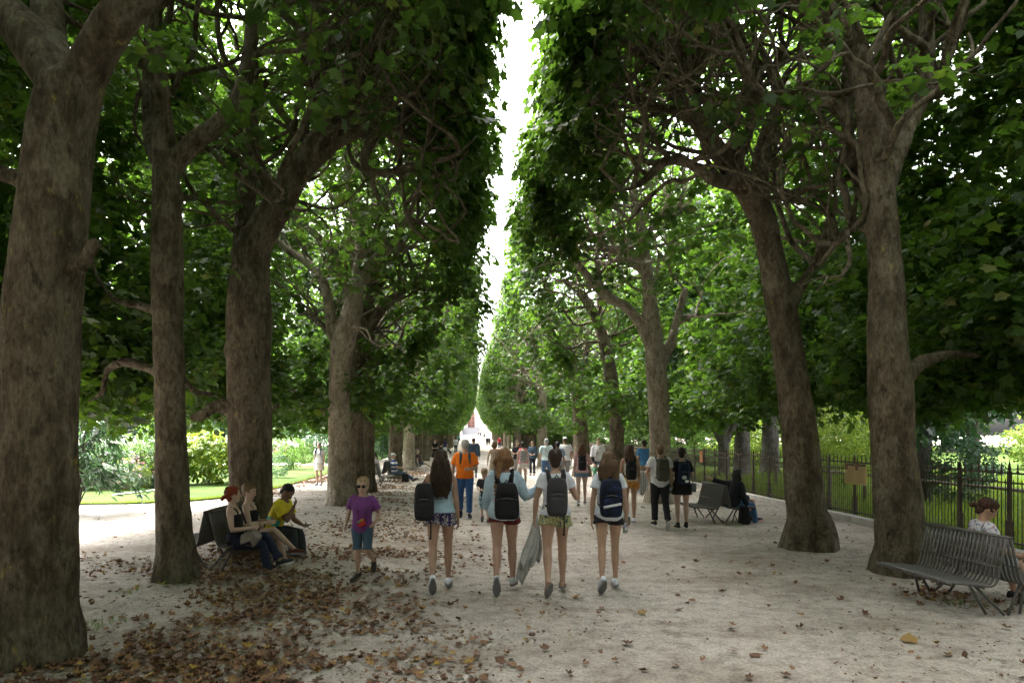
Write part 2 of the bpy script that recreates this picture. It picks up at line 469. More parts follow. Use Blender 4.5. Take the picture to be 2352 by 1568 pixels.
# ------------------------------------------------------------------ plane trees
def smooth_path(pts, rad, step):
    """Catmull-Rom resample of a polyline with radii"""
    pts = [Vector(p) for p in pts]; out = []; ro = []
    n = len(pts)
    for i in range(n - 1):
        p0, p1, p2, p3 = pts[max(i - 1, 0)], pts[i], pts[i + 1], pts[min(i + 2, n - 1)]
        k = max(2, int((p2 - p1).length / step))
        for j in range(k):
            t = j / k; t2 = t * t; t3 = t2 * t
            out.append(0.5 * ((2 * p1) + (p2 - p0) * t + (2 * p0 - 5 * p1 + 4 * p2 - p3) * t2 + (3 * p1 - p0 - 3 * p2 + p3) * t3))
            ro.append(rad[i] * (1 - t) + rad[i + 1] * t)
    out.append(pts[-1]); ro.append(rad[-1])
    return out, ro
def trunk_flare(pts, rad, base_r, seed):
    rg = random.Random(seed)
    for i, p in enumerate(pts):
        h = p.z
        if h < 1.4: rad[i] *= 1 + 0.05 * math.exp(-h / 0.5) + 0.16 * math.exp(-max(h, 0) / 0.12)
    return rad
def wood_mesh(limbs, seed, voxel, knots=6, name='trunk'):
    """limbs: list of (points, radii); first one is the trunk, base at z=0; returned in world coordinates"""
    rg = random.Random(seed); mb = MB()
    paths = []
    for k, (pts, rad) in enumerate(limbs):
        p, r = smooth_path(pts, rad, 0.18)
        if k == 0:
            p.insert(0, p[0] - Vector((0, 0, 0.35))); r.insert(0, r[0])
            r = trunk_flare(p, r, r[0], seed)
        mb.tube(p, r, 14 if k == 0 else 10)
        paths.append((p, r))
    # root toes
    p0, r0 = paths[0][0][1], limbs[0][1][0]
    for k in range(rg.randint(5, 7)):
        a = rg.uniform(0, 6.28); d = Vector((math.cos(a), math.sin(a), 0)); l = rg.uniform(1.0, 1.22)
        b = Vector((p0.x, p0.y, 0))
        mb.tube([b + d * r0 * 0.55 + Vector((0, 0, .55)), b + d * r0 * 0.95 + Vector((0, 0, .16)), b + d * r0 * l + Vector((0, 0, -.02)), b + d * r0 * (l + .22) + Vector((0, 0, -.16))],
                [r0 * .34, r0 * .30, r0 * .22, r0 * .10], 8)
    # burls and pruning knots
    for k in range(knots):
        p, r = paths[0] if rg.random() < 0.6 or len(paths) < 2 else rg.choice(paths[1:])
        i = rg.randrange(len(p) // 4, max(len(p) - 1, len(p) // 4 + 1)); a = rg.uniform(0, 6.28); d = Vector((math.cos(a), math.sin(a), 0.1))
        s = r[i] * rg.uniform(.28, .5)
        mb.ell(p[i] + d * r[i] * 0.85, (s, s, s * 1.3), 9, 6)
    me = bake(mb.mesh(name), voxel, 3, None, name)
    co = get_co(me).astype(np.float64); no = get_no(me)
    st = co * np.array([1, 1, .45])
    d = vnoise(st, 2.2, seed) * .022 + vnoise(st, 6, seed + 1) * .011 + np.abs(vnoise(st, 13, seed + 2)) * -.007
    set_co(me, co + no * d[:, None])
    return shade(me), paths
def twigs(paths, seed, n, L=(1.8, 4.2), r0=(.022, .065), lim=None, seg=6, start=0.62, up=0.5, inward=None):
    """gnarled secondary branches growing off the limbs"""
    rg = random.Random(seed); mb = MB(); tips = []
    src = [(p, r) for p, r in paths]
    for k in range(n):
        p, r = rg.choice(src[1:]) if len(src) > 1 and rg.random() < 0.8 else src[0]
        i0 = int(len(p) * start) if p is src[0][0] else int(len(p) * 0.15)
        i = rg.randrange(i0, len(p)); q = p[i].copy()
        if q.z < 4.6: continue
        rr = min(rg.uniform(*r0), r[i] * 0.7)
        d = Vector((rg.uniform(-1, 1), rg.uniform(-1, 1), rg.uniform(-.2, .7))).normalized()
        if inward is not None and rg.random() < .5: d = (d + Vector((inward, 0, 0))).normalized()
        ln = rg.uniform(*L); ns = int(ln / .22) + 2; pts = [q]; rad = [rr]; dd = d.copy()
        for s_ in range(ns):
            dd = (dd + Vector((rg.gauss(0, .27), rg.gauss(0, .27), rg.gauss(0, .24) + up * .18))).normalized()
            if lim is not None and (q.x - lim[0]) * lim[1] > -.25: dd = (dd + Vector((-lim[1] * .9, 0, .3))).normalized()
            q = q + dd * .24; pts.append(q.copy()); rad.append(rr * (1 - .75 * (s_ + 1) / ns))
            if s_ > 2 and rg.random() < .22:
                e = (dd + Vector((rg.gauss(0, .7), rg.gauss(0, .7), rg.gauss(0, .5)))).normalized(); w = q.copy(); a = [w.copy()]; b = [rad[-1] * .8]
                m = rg.randint(3, 7)
                for z in range(m):
                    e = (e + Vector((rg.gauss(0, .3), rg.gauss(0, .3), rg.gauss(0, .25) + .07))).normalized(); w = w + e * .2; a.append(w.copy()); b.append(rad[-1] * .8 * (1 - .8 * (z + 1) / m))
                mb.tube(a, b, 5)
        mb.tube(pts, rad, seg)
    return mb

TM_PLANE_S = (np.array([(0, 0, 0), (.46, .06, -.06), (.58, .58, -.12), (0, 1.04, -.20), (-.58, .58, -.12), (-.46, .06, -.06), (0, .40, .06)]), [(6, i, (i + 1) % 6) for i in range(6)])
def crown_mesh(name, seed, low, n_cl=800, n_per=23, half=3.0, top=13.2, tm=TM_PLANE):
    """leaf mass of one clipped alley tree. local x = towards the alley's middle, y along the row"""
    rg = np.random.default_rng(seed)
    if low == 2: ux, hx = [-5.2, -3, -1.2, 0.6, 1.6, 2.6, 3.4, 4.6], [2.6, 2.2, 2.4, 2.7, 3.9, 5.6, 7.6, 9.6]
    elif low: ux, hx = [-5.2, -3, -1.2, 0.6, 2.4, 3.4, 4.3, 4.6], [2.6, 2.2, 2.3, 2.3, 2.7, 3.7, 6.0, 8.0]
    else:   ux, hx = [-5.2, -3.2, -1.6, 0.0, 1.5, 3.0, 4.0, 4.6], [2.6, 2.3, 3.4, 5.2, 6.0, 6.6, 7.6, 9.4]
    C = []; n = 0
    ph = rg.uniform(0, 50)
    while n < n_cl:
        m = 4000
        q = np.stack([rg.uniform(-5.4, 4.75, m), rg.uniform(-half, half, m), rg.uniform(2, top, m)], 1)
        wob = vnoise(q + ph, 0.7, seed) * 0.45 + vnoise(q + ph, 1.9, seed + 3) * .2
        uin = 3.98 + wob * 0.65 - np.abs(q[:, 1] / half) ** 2.2 * .35 - np.clip((q[:, 2] - 9.0), 0, 5) * .30
        lo = np.interp(q[:, 0], ux, hx) + wob * 1.1
        din = uin - q[:, 0]; dlo = q[:, 2] - lo; dout = q[:, 0] + 5.0 + wob; dtop = top - q[:, 2] + wob
        ok = (din > 0) & (dlo > 0) & (dout > 0) & (dtop > 0)
        w = np.full(m, .016 if not low else .10)
        w = np.where((din < 0.9), 1.0, w)
        w = np.where(dlo < .9, np.maximum(w, np.where(q[:, 0] < -1.8, .95, .05 if not low else .8)), w)
        w = np.where(dout < 2.0, np.maximum(w, 1.0), w)
        w = np.where(dtop < 1.8, np.maximum(w, .65), w)
        w = w * np.clip(.55 + .9 * vnoise(q - ph, .55, seed + 9), .12, 1)
        keep = ok & (rg.uniform(0, 1, m) < w)
        C.append(q[keep]); n += int(keep.sum())
    C = np.concatenate(C)[:n_cl]
    P, dd = clump_points(C, n_per, 0.42, rg, .75)
    face = np.clip((P[:, 0] - 2.2) / 2.0, 0, 1) - np.clip((-3.4 - P[:, 0]) / 1.6, 0, 1)
    N = np.array([0, 0, .75]) + face[:, None] * np.array([.8, 0, 0]) + dd * .35 + rg.normal(size=P.shape) * .42
    D = np.array([0, 0, -.75]) + rg.normal(size=P.shape) * .7 + face[:, None] * np.array([.5, 0, 0])
    V, T = leaves(P, N, D, .168 * rg.uniform(.45, 1.3, len(P)), tm, rg)
    return tri_mesh(name, V, T)

CR_HIGH = [crown_mesh('crown', 11 + i, 0, n_cl=1600, n_per=21) for i in range(2)]
CR_LOW = [crown_mesh('crown', 31 + i, 1, n_per=20, n_cl=1150, tm=TM_PLANE_S) for i in range(2)]
CR_ARCH = [crown_mesh('crown', 51 + i, 2, n_per=23, n_cl=1080, tm=TM_PLANE_S) for i in range(2)]
for me in CR_HIGH + CR_LOW + CR_ARCH: me.materials.append(M['leaf'])

def add_crown(root, side, k, low, y_off=0.0, x_off=0.0, flip=1, zs=1.0, xs=1.0):
    me = (CR_HIGH, CR_LOW, CR_ARCH)[int(low)][k % 2]
    o = link('crown', me, None, root)
    o.location = (x_off, y_off, 0); o.scale = (side * xs, flip, zs)
    o['kind'] = 'stuff'
    return o
def px_limb(pts, Y):
    """list of (x, y, r[, dY]) in survey pixels -> world points and radii"""
    P_, R_ = [], []
    for q in pts:
        yy = Y + (q[3] if len(q) > 3 else 0)
        P_.append(wp(q[0], q[1], yy)); R_.append(q[2] / FP * yy)
    return P_, R_
def traced_tree(base, limbs, side, label, k, bark='bark', low=False, n_tw=46, voxel=.045, knots=6, crown=True, group=None, zs=1.0, more=()):
    X, Y = gp(*base)
    L = [px_limb(l, Y) for l in limbs]
    L[0][0][0] = Vector((X, Y, 0.0))
    me, paths = wood_mesh(L, 100 + k, voxel, knots)
    off = np.array([X, Y, 0]); set_co(me, get_co(me) - off)
    root = empty('plane_tree', (X, Y, 0)); tag(root, label, 'tree', group or 'plane trees lining the alley')
    link('trunk', me, M[bark], root)
    mb = twigs(paths, 300 + k, n_tw, inward=side * .8, lim=(-.1, 1) if side > 0 else (1.9, -1))
    if mb.v:
        tw = mb.mesh('branch', True); set_co(tw, get_co(tw) - off); o = link('branch', tw, M[bark], root); o['kind'] = 'stuff'
    if crown: add_crown(root, side, k, low, flip=1 if k % 2 else -1, x_off=(-3.65 - X) if side > 0 else (5.32 - X), zs=zs)
    for j, dy in enumerate(more): add_crown(root, side, k + j + 1, low, y_off=dy, flip=-1 if k % 2 else 1, x_off=(-3.65 - X) if side > 0 else (5.32 - X))
    return root

traced_tree((78, 1503), [
    [(78, 1503, 90), (78, 1300, 88), (79, 1050, 86), (86, 850, 85), (104, 650, 82), (126, 450, 78), (140, 300, 75), (165, 190, 70)],
    [(165, 220, 56), (222, 120, 50, -.1), (278, 30, 46, -.2), (345, -60, 42, -.2), (430, -200, 34, 0), (560, -420, 22, .4)],
    [(150, 220, 56), (85, 110, 50, .2), (15, 30, 46, .3), (-80, -50, 40, .4), (-200, -180, 30, .5)],
    [(110, 450, 30), (40, 410, 26, .2), (-40, 385, 22, .3), (-160, 330, 16, .3)],
    [(175, 620, 26, -.1), (205, 580, 22, -.15), (222, 545, 18, -.2)],
    [(150, 200, 40, .3), (110, 60, 34, .7), (100, -120, 26, 1.0)]],
    1, 'massive dark plane trunk forking low, rooted in brown leaf litter beside the sand', 0, knots=9, n_tw=0)
traced_tree((406, 1328), [
    [(406, 1328, 42), (398, 1180, 39), (392, 1000, 37), (388, 850, 37), (385, 700, 36), (383, 520, 33), (382, 420, 31), (374, 320, 24), (363, 170, 21), (355, 10, 19), (348, -150, 15), (345, -320, 10)],
    [(385, 400, 24), (440, 330, 22, -.1), (500, 285, 21, -.1), (550, 225, 20, 0), (572, 130, 19, .1), (582, 20, 17, .2), (600, -120, 13, .4), (650, -280, 8, .5)],
    [(372, 860, 16), (335, 842, 13, .2), (285, 830, 11, .4), (245, 850, 8, .5), (235, 900, 7, .6), (195, 925, 5, .6)],
    [(372, 720, 14), (320, 700, 11, .2), (270, 690, 9, .3), (225, 640, 7, .4), (200, 560, 5, .5)],
    [(378, 420, 16), (345, 330, 12, .5), (338, 200, 11, .8), (340, 40, 9, 1.0)],
    [(415, 860, 10, .1), (450, 900, 8, .5), (500, 905, 6, .8), (540, 940, 4, .9)]],
    1, 'slender straight plane trunk in front of the slatted bench with the red-haired woman', 1, n_tw=40, voxel=.036, knots=3)
traced_tree((575, 1258), [
    [(575, 1258, 56), (575, 1200, 52), (575, 1120, 51), (574, 980, 51), (572, 840, 49), (573, 740, 52), (572, 660, 47), (577, 590, 42), (592, 545, 38), (622, 500, 35), (668, 420, 32), (718, 340, 28), (768, 262, 24), (806, 205, 21)],
    [(560, 600, 30), (562, 500, 26, .3), (572, 390, 21, .5), (580, 280, 16, .6), (585, 160, 12, .8), (570, 20, 9, .9)],
    [(745, 300, 18), (742, 230, 16, .1), (722, 140, 14, .3), (680, 60, 12, .4), (610, 0, 10, .6)],
    [(690, 400, 22), (745, 345, 20, .2), (800, 305, 18, .4), (860, 292, 16, .6), (915, 285, 14, .7), (945, 235, 12, .8), (990, 185, 10, .8), (1008, 120, 8, .9), (1000, 40, 6, 1.0)],
    [(868, 300, 13, .6), (842, 345, 12, .5), (838, 388, 11, .5), (880, 398, 10, .5), (940, 385, 9, .6), (990, 405, 8, .6), (1045, 380, 7, .7), (1085, 330, 6, .8)],
    [(905, 290, 10, .6), (960, 325, 8, .8), (1005, 345, 7, .9), (1050, 310, 6, 1.0), (1080, 250, 5, 1.0)],
    [(920, 395, 9, .6), (930, 470, 8, .6), (945, 520, 7, .6), (1000, 555, 6, .7), (1050, 510, 5, .7), (1085, 470, 4, .7)],
    [(720, 345, 12, 0), (680, 300, 10, .1), (640, 250, 9, .1), (590, 200, 9, .2), (520, 140, 8, .3), (500, 60, 8, .3), (500, -30, 7, .3)],
    [(640, 480, 14, -.1), (600, 400, 11, -.2), (560, 370, 9, -.2), (500, 330, 8, -.3)],
    [(545, 950, 22), (500, 930, 16, -.2), (470, 950, 12, -.3), (440, 960, 9, -.3)],
    [(555, 880, 14, .2), (600, 940, 9, .6), (640, 930, 7, .9)]],
    1, 'thick plane tree behind the man in yellow, its long bare limb bending over the alley', 2, n_tw=85, voxel=.045, knots=8, more=(3.6,))
traced_tree((783, 1156), [
    [(783, 1156, 33), (781, 1130, 29), (779, 1080, 27), (779, 950, 26), (781, 850, 26), (788, 785, 28), (803, 735, 25), (815, 680, 20), (824, 620, 17), (828, 570, 14), (822, 515, 12), (812, 470, 9), (802, 420, 7), (790, 350, 5)],
    [(780, 775, 20), (762, 757, 14), (756, 705, 13), (745, 655, 12, .1), (720, 615, 11, .2), (690, 590, 10, .3), (655, 568, 8, .4), (610, 520, 7, .6)],
    [(812, 690, 14), (790, 640, 12, -.2), (768, 590, 11, -.3), (752, 560, 10, -.4), (715, 530, 8, -.5), (665, 490, 7, -.6)],
    [(836, 640, 13), (858, 600, 12, .2), (885, 578, 10, .4), (935, 570, 8, .6)],
    [(825, 580, 8), (790, 572, 7, .2), (760, 560, 6, .3)],
    [(826, 520, 8), (868, 500, 7, .3), (890, 450, 7, .4), (930, 400, 6, .5), (940, 350, 5, .6)],
    [(770, 790, 7), (735, 745, 5, .3), (700, 720, 4, .5)],
    [(765, 945, 16), (735, 945, 9, .1), (700, 925, 7, .2), (668, 885, 5, .3)]],
    1, 'pale-barked plane tree with an eye-shaped knot, forking like a hand', 3, bark='bark_pale', n_tw=46, voxel=.05, knots=5)
traced_tree((817, 1140), [
    [(817, 1140, 24), (816, 1000, 19), (817, 880, 18), (828, 800, 17), (842, 730, 15), (855, 640, 12), (862, 560, 9), (870, 480, 6)],
    [(832, 790, 13), (862, 730, 12, -.2), (890, 695, 11, -.3), (930, 665, 9, -.4), (985, 620, 6, -.5)],
    [(850, 690, 8), (885, 640, 7, .2), (905, 590, 6, .3), (915, 550, 5, .4)]],
    1, 'dark narrow plane trunk close behind the pale-barked tree', 4, n_tw=40, voxel=.05, low=2)
traced_tree((2074, 1312), [
    [(2074, 1312, 56), (2070, 1260, 52), (2064, 1170, 49), (2053, 1020, 46), (2046, 880, 48), (2040, 800, 42), (2034, 650, 38), (2024, 500, 36), (2014, 380, 37), (2005, 280, 34), (1990, 190, 31), (1962, 115, 28), (1915, 55, 26), (1850, 10, 23), (1775, -40, 19), (1690, -120, 14)],
    [(2025, 460, 28), (2055, 360, 24, .1), (2088, 275, 21, .2), (2122, 215, 19, .3), (2130, 130, 18, .3), (2126, 0, 16, .4), (2120, -160, 12, .5)],
    [(2005, 480, 20, .3), (1965, 390, 15, .5), (1948, 300, 13, .6), (1945, 180, 11, .7), (1950, 60, 9, .8)],
    [(1960, 380, 14, .4), (1930, 240, 12, .3), (1860, 238, 12, .2), (1795, 242, 11, 0), (1755, 215, 9, -.1), (1712, 160, 8, -.2), (1670, 80, 7, -.2), (1650, 20, 6, -.3)],
    [(2060, 890, 26), (2100, 845, 18, .1), (2140, 822, 13, .2), (2190, 812, 10, .3), (2250, 815, 7, .4)],
    [(2110, 250, 12, .2), (2160, 190, 9, .4), (2185, 120, 8, .5), (2195, 40, 6, .6)],
    [(2000, 200, 18, .2), (2030, 90, 14, .4), (2080, 10, 11, .5), (2110, -80, 8, .6)],
    [(2010, 540, 14), (1960, 520, 10, .2), (1920, 560, 9, .3), (1880, 610, 8, .4)]],
    -1, 'tall plane tree standing beside the slatted bench of the man with tied-back hair', 5, n_tw=85, voxel=.045, knots=6)
traced_tree((1861, 1256), [
    [(1861, 1256, 52), (1859, 1235, 46), (1850, 1130, 42), (1838, 1000, 39), (1822, 880, 36), (1798, 720, 32), (1775, 600, 30), (1752, 500, 31), (1715, 430, 29), (1672, 375, 25), (1630, 320, 21), (1598, 272, 17), (1552, 205, 13), (1520, 130, 10), (1478, 60, 8), (1450, 0, 6)],
    [(1765, 520, 22), (1745, 430, 20, .1), (1748, 370, 19, .2), (1768, 290, 16, .3), (1788, 235, 13, .4), (1770, 160, 10, .5), (1740, 90, 8, .5)],
    [(1690, 420, 20), (1640, 412, 16, -.2), (1585, 375, 14, -.3), (1530, 368, 12, -.4), (1490, 405, 10, -.4), (1455, 430, 8, -.5), (1408, 438, 6, -.5)],
    [(1615, 300, 12), (1560, 262, 10, .2), (1500, 240, 9, .3), (1440, 225, 7, .3)],
    [(1600, 275, 12), (1590, 200, 9, .2), (1560, 130, 8, .3), (1550, 60, 6, .3)],
    [(1815, 700, 18), (1850, 640, 13, -.1), (1892, 580, 12, -.2), (1925, 545, 10, -.2), (1985, 515, 7, -.2)],
    [(1690, 390, 14, .2), (1720, 300, 11, .5), (1740, 220, 9, .7), (1735, 130, 7, .8)]],
    -1, 'leaning plane tree with a wide flared foot, next to the kerb by the notice board', 6, n_tw=85, voxel=.045, knots=5, more=(3.8,))
traced_tree((1516, 1152), [
    [(1516, 1152, 30), (1517, 1120, 26), (1517, 1060, 25), (1514, 950, 24), (1508, 850, 24), (1500, 760, 20), (1492, 680, 17), (1484, 610, 14), (1478, 550, 12), (1470, 490, 9), (1450, 430, 6)],
    [(1502, 810, 15), (1475, 750, 13), (1440, 705, 12, -.1), (1395, 680, 12, -.2), (1355, 640, 10, -.3), (1320, 595, 9, -.4), (1280, 560, 7, -.5), (1240, 510, 5, -.5)],
    [(1515, 850, 13), (1540, 790, 12, .1), (1556, 730, 10, .2), (1575, 660, 8, .3)],
    [(1484, 605, 9), (1440, 585, 8, .2), (1390, 570, 7, .3), (1350, 540, 5, .4)],
    [(1380, 675, 8, -.2), (1372, 600, 8, -.1), (1375, 540, 6, 0)],
    [(1478, 560, 8), (1520, 530, 7, .2), (1560, 480, 6, .3)],
    [(1492, 640, 10, .1), (1455, 600, 9, .4), (1425, 570, 8, .6), (1380, 575, 6, .8)]],
    -1, 'plane tree beside the grey litter bin, a swan-necked limb reaching over the walkers', 7, bark='bark_pale', n_tw=60, voxel=.05, low=False)
traced_tree((1420, 1118), [
    [(1420, 1118, 22), (1416, 1000, 17), (1408, 900, 16), (1392, 800, 15), (1365, 720, 12), (1330, 670, 9), (1290, 640, 6)],
    [(1408, 880, 11), (1380, 760, 9, .2), (1376, 680, 8, .3), (1370, 600, 6, .4)]],
    -1, 'plane trunk between the litter bin and the striped-sleeve walker', 8, n_tw=30, voxel=.05, low=2)
traced_tree((1337, 1092), [
    [(1337, 1092, 20), (1333, 980, 17), (1325, 890, 15), (1308, 810, 11), (1290, 760, 8)],
    [(1328, 880, 9), (1345, 820, 7, .3), (1350, 770, 5, .4)]],
    -1, 'plane trunk behind the girl in the red and white striped top', 9, n_tw=26, voxel=.055, low=2)

# generic members of the two rows
def generic_wood(seed, side=1):
    rg = random.Random(seed)
    h = rg.uniform(3.6, 5.0); r = rg.uniform(.27, .36)
    lx = rg.uniform(-.2, .3)
    tr = ([(0, 0, 0), (lx * .3, 0, h * .5), (lx, rg.uniform(-.2, .2), h), (lx + .1, .1, h + 1.6), (lx, .2, h + 4)], [r, r * .86, r * .85, r * .5, r * .2])
    limbs = [tr]
    for k in range(rg.randint(4, 6)):
        a = rg.uniform(0, 6.28); d = Vector((math.cos(a) + .35, math.sin(a) * .8, 0)).normalized()
        s = Vector((lx, 0, h - rg.uniform(0, .6)))
        pts = [s]; rad = [r * rg.uniform(.42, .55)]
        q = s.copy()
        for j in range(6):
            q = q + d * rg.uniform(.35, .65) + Vector((rg.gauss(0, .18), rg.gauss(0, .18), rg.uniform(.35, .85))); pts.append(q.copy()); rad.append(rad[-1] * .8)
        limbs.append((pts, rad))
    me, paths = wood_mesh([([Vector(p) for p in a], b) for a, b in limbs], seed, .075, 4)
    tw = twigs(paths, seed + 5, 40, inward=.6, lim=(3.3, 1)).mesh('branch', True)
    return me, tw
GEN = [generic_wood(500 + 17 * i) for i in range(3)]
for me, tw in GEN: me.materials.append(M['bark']); tw.materials.append(M['bark'])
GEN_P = []
for me, tw in GEN[:2]:
    a, b = me.copy(), tw.copy(); a.materials.clear(); b.materials.clear(); a.materials.append(M['bark_pale']); b.materials.append(M['bark_pale']); GEN_P.append((a, b))
def generic_tree(X, Y, side, k, label, low=True, pale=False, zs=1.0, group='plane trees lining the alley'):
    root = empty('plane_tree', (X, Y, float(hill(Y)))); tag(root, label, 'tree', group)
    me, tw = (GEN_P[k % 2] if pale else GEN[k % 3])
    for nm, m_ in (('trunk', me), ('branch', tw)):
        o = link(nm, m_, None, root); o.scale = (side, -1 if k % 2 else 1, 1)
        if nm == 'branch': o['kind'] = 'stuff'
    add_crown(root, side, k, low, flip=-1 if (k // 2) % 2 else 1, x_off=(-3.65 - X) if side > 0 else (5.32 - X), zs=zs, xs=float(np.interp(Y, [56, 78], [1, 1.09])))
    return root
rt = random.Random(3)
FARL = 'distant plane tree of the far left-hand row, its clipped crown meeting its neighbours'
left_named = [(908, 1097, 'stout plane tree behind the man in the blue and white striped shirt', False), (938, 1078, 'pale plane tree just past the striped-shirt sitter, its foot fluted', True), (953, 1070, 'grey plane trunk standing next to the pale fluted trunk', False)]
for k, (x, y, lab, pale) in enumerate(left_named):
    X, Y = gp(x, y); generic_tree(X, Y, 1, k, lab, 2 if k < 2 else 1, pale)
X, Y = gp(1247, 1070); generic_tree(X, Y, -1, 4, 'pale plane tree beside the white-haired man in a pale shirt', True, True)
X, Y = gp(1190, 1050); generic_tree(X, Y, -1, 5, 'plane tree past the woman in the dark denim jacket', True)
k = 10
for side, X0, start in ((1, -3.65, 47.0), (-1, 5.5, 62.0)):
    Y = start
    while Y < 188:
        generic_tree(X0 + rt.uniform(-.25, .25), Y, side, k, 'far plane tree of the %s row where the alley narrows towards the steps' % ('sitters\'' if side > 0 else 'railing-side'), 2, rt.random() < .25,
                     group='far plane trees of the %s row' % ('left' if side > 0 else 'right'))
        Y += rt.uniform(4.4, 5.8) * (1.0 if Y < 90 else 1.5); k += 1
# crowns closing gaps of the rows near the camera and behind it
def fill_tree(X, Y, side, k, low, lab, zs=1.0):
    return generic_tree(X, Y, side, k, lab, low, zs=zs)
fill_tree(-3.6, 23.2, 1, 41, True, 'plane tree hidden behind the forked pale tree, foliage hanging low')
fill_tree(-3.9, 15.0, 1, 42, False, 'plane tree standing back between the yellow-shirt bench and the pale tree') if False else None
back = [(-3.7, 1.0, 1), (5.7, 1.4, -1), (5.6, -3.0, -1), (-3.8, -4, 1)] + [(-3.7 + rt.uniform(-.2, .2), -8 - 4.6 * i, 1) for i in range(9)] + [(5.6 + rt.uniform(-.2, .2), -7.5 - 4.6 * i, -1) for i in range(9)]
for j, (X, Y, s_) in enumerate(back):
    fill_tree(X, Y, s_, 50 + j, 0 if j < 4 else 1, 'plane tree of the %s row behind the photographer' % ('left' if s_ > 0 else 'right'))
# ------------------------------------------------------------------ iron railing
t = NT('rusted_iron'); v = t.coords(); f = t.noise(v, 9, 5)
t.base(t.ramp(f, [(0.35, (0.045, 0.035, 0.030)), (0.55, (0.075, 0.055, 0.045)), (0.72, (0.16, 0.085, 0.06))])); t.bump(f, .2, .004); M['iron'] = t.fin(.6, .3)
FX, FY0 = 8.70, 4.0
fence = empty('iron_railing', (FX, FY0, 0)); tag(fence, 'long rust-brown iron railing with spear-tipped bars along the kerb', 'railing')
def picket_tall():
    mb = MB(); mb.tube([(0, 0, .05), (0, 0, 1.30)], .0085, 6)
    mb.tube([(0, 0, 1.29), (0, 0, 1.305), (0, 0, 1.32), (0, 0, 1.335)], [.009, .021, .021, .009], 6)
    mb.tube([(0, 0, 1.335), (0, 0, 1.36), (0, 0, 1.48)], [.009, .015, .001], 6); return mb
def picket_short():
    mb = MB(); mb.tube([(0, 0, .05), (0, 0, 1.165), (0, 0, 1.20)], [.0085, .0085, .001], 6); return mb
pt, ps = picket_tall().mesh('picket'), picket_short().mesh('picket')
pt.materials.append(M['iron']); ps.materials.append(M['iron'])
SP = .084
far = MB()
for i in range(900):
    y = i * SP
    if i < 298:
        o = link('picket', pt if i % 2 == 0 else ps, None, fence); o.location = (0, y, 0)
    else:
        far.box((0, y, .70 if i % 2 == 0 else .6), (.015, .015, 1.45 if i % 2 == 0 else 1.15))
o = far.build('far_picket_run', M['iron'], fence); o['kind'] = 'stuff'
for z, h, n in ((1.285, .030, 'top_rail'), (1.13, .026, 'middle_rail'), (.17, .030, 'bottom_rail')):
    mb = MB(); mb.box((0, 38, z), (.032, 76, h)); mb.build(n, M['iron'], fence)
post = MB(); post.box((0, 0, .66), (.05, .05, 1.32)); post.box((0.0, 0, .26), (.075, .065, .52)); post.tube([(0, 0, 1.32), (0, 0, 1.36), (0, 0, 1.5)], [.02, .028, .002], 6)
pm = post.mesh('post'); pm.materials.append(M['iron'])
for i in range(66):
    o = link('post', pm, None, fence); o.location = (0.004, .30 + i * 1.12 + .042, 0)
# notice board on the railing
board = empty('notice_board', (FX - .06, 15.4, 0)); tag(board, 'tan two-sheet notice board fixed to the iron railing', 'notice board')
M['board'] = plain((.42, .30, .13), .6, name='board_print'); M['ink'] = plain((.06, .045, .04), .6, name='ink'); M['bpic'] = plain((.16, .07, .05), .6, name='picture_print')
for s_, yy in ((0, .215), (1, -.215)):
    mb = MB(); mb.box((0, yy, 1.03), (.02, .42, .47)); pn = mb.build('panel', M['board'], board)
    mb = MB(); mb.box((-.0125, yy, 1.235), (.004, .41, .05)); mb.build('header', M['ink'], pn)
    mb = MB(); mb.box((-.0135, yy + .14, 1.19), (.005, .12, .15)); mb.build('picture', M['bpic'], pn)
    mb = MB()
    for k in range(13):
        mb.box((-.0115, yy - (.0 if k > 3 else .05) + rnd.uniform(-.02, .02), 1.15 - k * .026 + .01), (.003, (.34 if k > 3 else .22) - rnd.uniform(0, .06), .008))
    mb.build('text_line', plain((.22, .15, .07), .6, name='text_ink'), pn)
sg = empty('small_sign', (FX - .05, 25.8, 0)); tag(sg, 'small faded orange sign plate on the railing past the seated couple', 'sign')
mb = MB(); mb.box((0, 0, 1.12), (.015, .32, .44)); mb.build('plate', plain((.42, .16, .08), .6), sg)
mb = MB(); mb.box((.012, 0, 1.0), (.008, .03, .74)); mb.build('bracket', M['iron'], sg)

# ------------------------------------------------------------------ slatted double benches
M['bench'] = plain((.085, .079, .072), .5, .0, 'bench_metal', var=.2)
def bez(pts, n):
    out = []
    for i in range(n + 1):
        t_ = i / n; q = [Vector(p) for p in pts]
        while len(q) > 1: q = [a.lerp(b, t_) for a, b in zip(q, q[1:])]
        out.append(q[0])
    return out
SL = [Vector((.67, 0, .352)), Vector((.56, 0, .348)), Vector((.34, 0, .325))] + bez([(.24, 0, .315), (.15, 0, .30), (.125, 0, .40)], 5) + [Vector((.085, 0, .58)), Vector((.035, 0, .81))]
mb = MB(); mb.tube(SL, .0145, 6, up=(0, 1, 0)); slat_me = mb.mesh('slat', True); slat_me.materials.append(M['bench'])
def leg_mesh(a, b):
    mb = MB(); mb.tube([a, b], [.017, .014], 6); me = mb.mesh('leg', True); me.materials.append(M['bench']); return me
HL = .60
LEGS = [leg_mesh((.27, .42, .31), (.02, .54, 0)), leg_mesh((.32, .42, .31), (.185, .50, 0)), leg_mesh((.27, -.42, .31), (.02, -.54, 0)), leg_mesh((.32, -.42, .31), (.185, -.50, 0))]
def rail_mesh(p, r):
    mb = MB(); mb.tube([(p[0], -HL, p[1]), (p[0], HL, p[1])], r, 6); me = mb.mesh('rail', True); me.materials.append(M['bench']); return me
